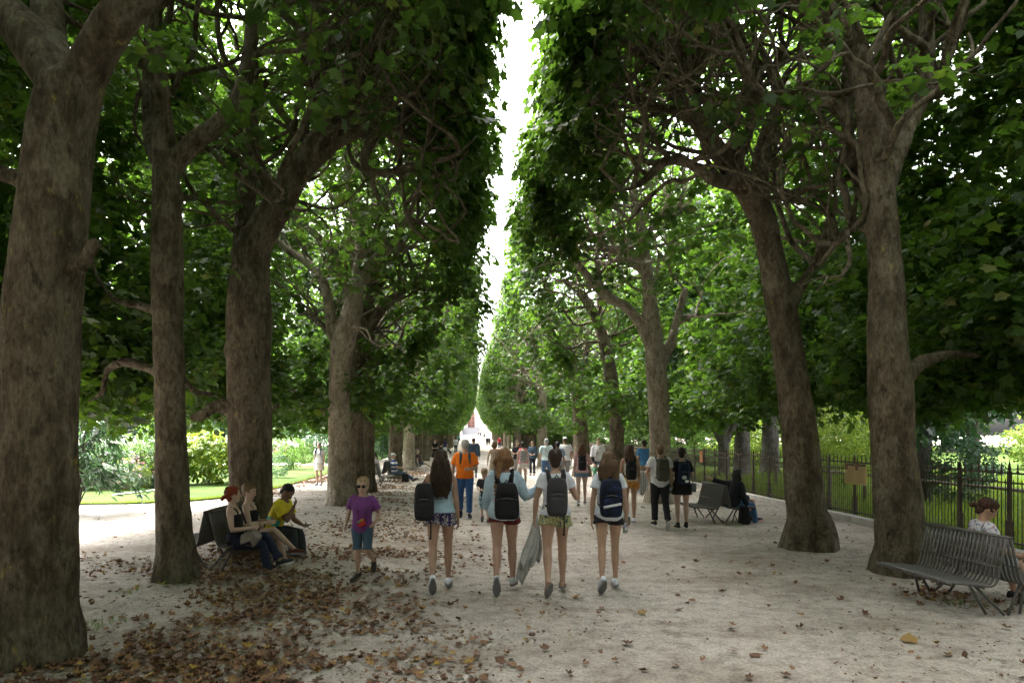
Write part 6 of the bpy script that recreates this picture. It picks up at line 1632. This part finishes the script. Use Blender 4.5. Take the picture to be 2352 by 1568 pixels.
s11 = sitter('bare-legged sitter in dark clothes leaning back on a far bench', -2.95, 38.4, R(-85), 1.70, lean=(-16, 0), ll=((.06, .93, -.1), (.0, .75, -.6), 20), rl=((.06, .92, -.1), (.0, .7, -.65), 20), skin_c=(.48, .33, .26), **MID)
s11.shirt(cloth((.05, .03, .04)), sl=.6); s11.shorts(cloth((.05, .06, .09)), .5); s11.hair(hairm((.3, .27, .24)), 'short'); s11.shoe(M['blackshoe'], M['sole'])

# --- distant strollers
def stroller(lab, x, y, H, rz, top, bot, hair_c, sex='f', sk=(.42, .28, .21), dress=False):
    X, Y = gp(x, y) if y else x
    p = Person(lab, X, Y, R(rz), H, sex=sex, ll=WALK_R[0], rl=WALK_R[1], skin_c=sk, base_z=float(hill(Y)) - .01, **FAR)
    p.shirt(cloth(top), sl=.7, off=.024)
    if dress: p.skirt(cloth(bot), .35, .05)
    else: p.trousers(cloth(bot), off=.018)
    p.hair(hairm(hair_c), 'mid' if sex == 'f' else 'short', .2, vox=.025); return p
stroller('far woman in a pale dress walking down the middle of the alley', (.0 + (1093 - 1085) / FP * 118 + 4.2, 118), None, 1.68, 180, (.6, .58, .55), (.55, .54, .52), (.03, .02, .02), dress=True)
stroller('far man in a teal top walking towards the steps', ((1053 - 1085) / FP * 150, 150), None, 1.85, 0, (.03, .22, .22), (.03, .03, .035), (.03, .02, .015), 'm')
stroller('woman in navy and white with bare legs past the man in orange', ((1022 - 1085) / FP * 62, 62), None, 1.66, 0, (.03, .035, .08), (.6, .6, .6), (.05, .03, .02), dress=True)
stroller('far man in a white shirt behind the grey beanie', ((1047 - 1085) / FP * 72, 72), None, 1.76, 0, (.62, .65, .7), (.1, .1, .12), (.03, .02, .015), 'm')
stroller('far man in blue leaving the bright forecourt', ((1035 - 1085) / FP * 185, 185), None, 1.8, 30, (.10, .14, .22), (.35, .42, .5), (.05, .04, .03), 'm')
stroller('far figure in white before the steps', ((1056 - 1085) / FP * 205, 205), None, 1.7, 0, (.66, .66, .66), (.6, .6, .6), (.1, .08, .06))
stroller('far dark figure standing right of the steps', ((1104 - 1085) / FP * 190, 190), None, 1.75, 180, (.02, .02, .025), (.02, .02, .025), (.02, .02, .02), 'm')
stroller('far figure in black and grey beside the dark one', ((1099 - 1085) / FP * 192, 192), None, 1.68, 170, (.04, .04, .05), (.3, .3, .3), (.02, .02, .02))
stroller('far dark-clad walker at the edge of the right row', ((1112 - 1085) / FP * 165, 165), None, 1.75, 180, (.02, .02, .03), (.03, .03, .04), (.02, .02, .02), 'm')
stroller('dark-clad walker of the far pair under the right trees', ((1119 - 1085) / FP * 130, 130), None, 1.74, 180, (.02, .02, .03), (.05, .05, .07), (.02, .02, .02), 'm')
stroller('navy-clad walker of the far pair under the right trees', ((1124 - 1085) / FP * 131, 131), None, 1.68, 180, (.03, .035, .06), (.1, .1, .12), (.05, .03, .02))
stroller('far person in a red top by the right row', ((1147 - 1085) / FP * 98, 98), None, 1.74, 180, (.42, .02, .03), (.05, .06, .12), (.03, .02, .02), 'm')
for k, (X, Y, c1, lab) in enumerate(((-2.95, 61.8, (.02, .025, .04), 'far dark sitter on the left-row bench'), (-2.95, 62.3, (.10, .10, .12), 'far grey sitter on the left-row bench'), (-2.9, 73.7, (.03, .03, .05), 'far sitter in near-black on the crowded bench'), (-2.9, 74.3, (.2, .22, .28), 'far sitter in blue-grey on the crowded bench'), (4.45, 66, (.10, .14, .2), 'far sitter in blue on the right-row bench'))):
    p = sitter(lab, X, Y, R(-90 if X < 0 else 90), 1.7, lean=(8, 0), ll=((.06, .95, -.05), (.02, .45, -1), 0), rl=((.06, .95, 0), (.02, .35, -1), 0), **FAR); p.shirt(cloth(c1), sl=1.2, off=.024); p.trousers(cloth((.05, .06, .08)), off=.018); p.hair(hairm((.04, .03, .02)), 'short', vox=.025)
bpy.data.scenes.remove(TMP)
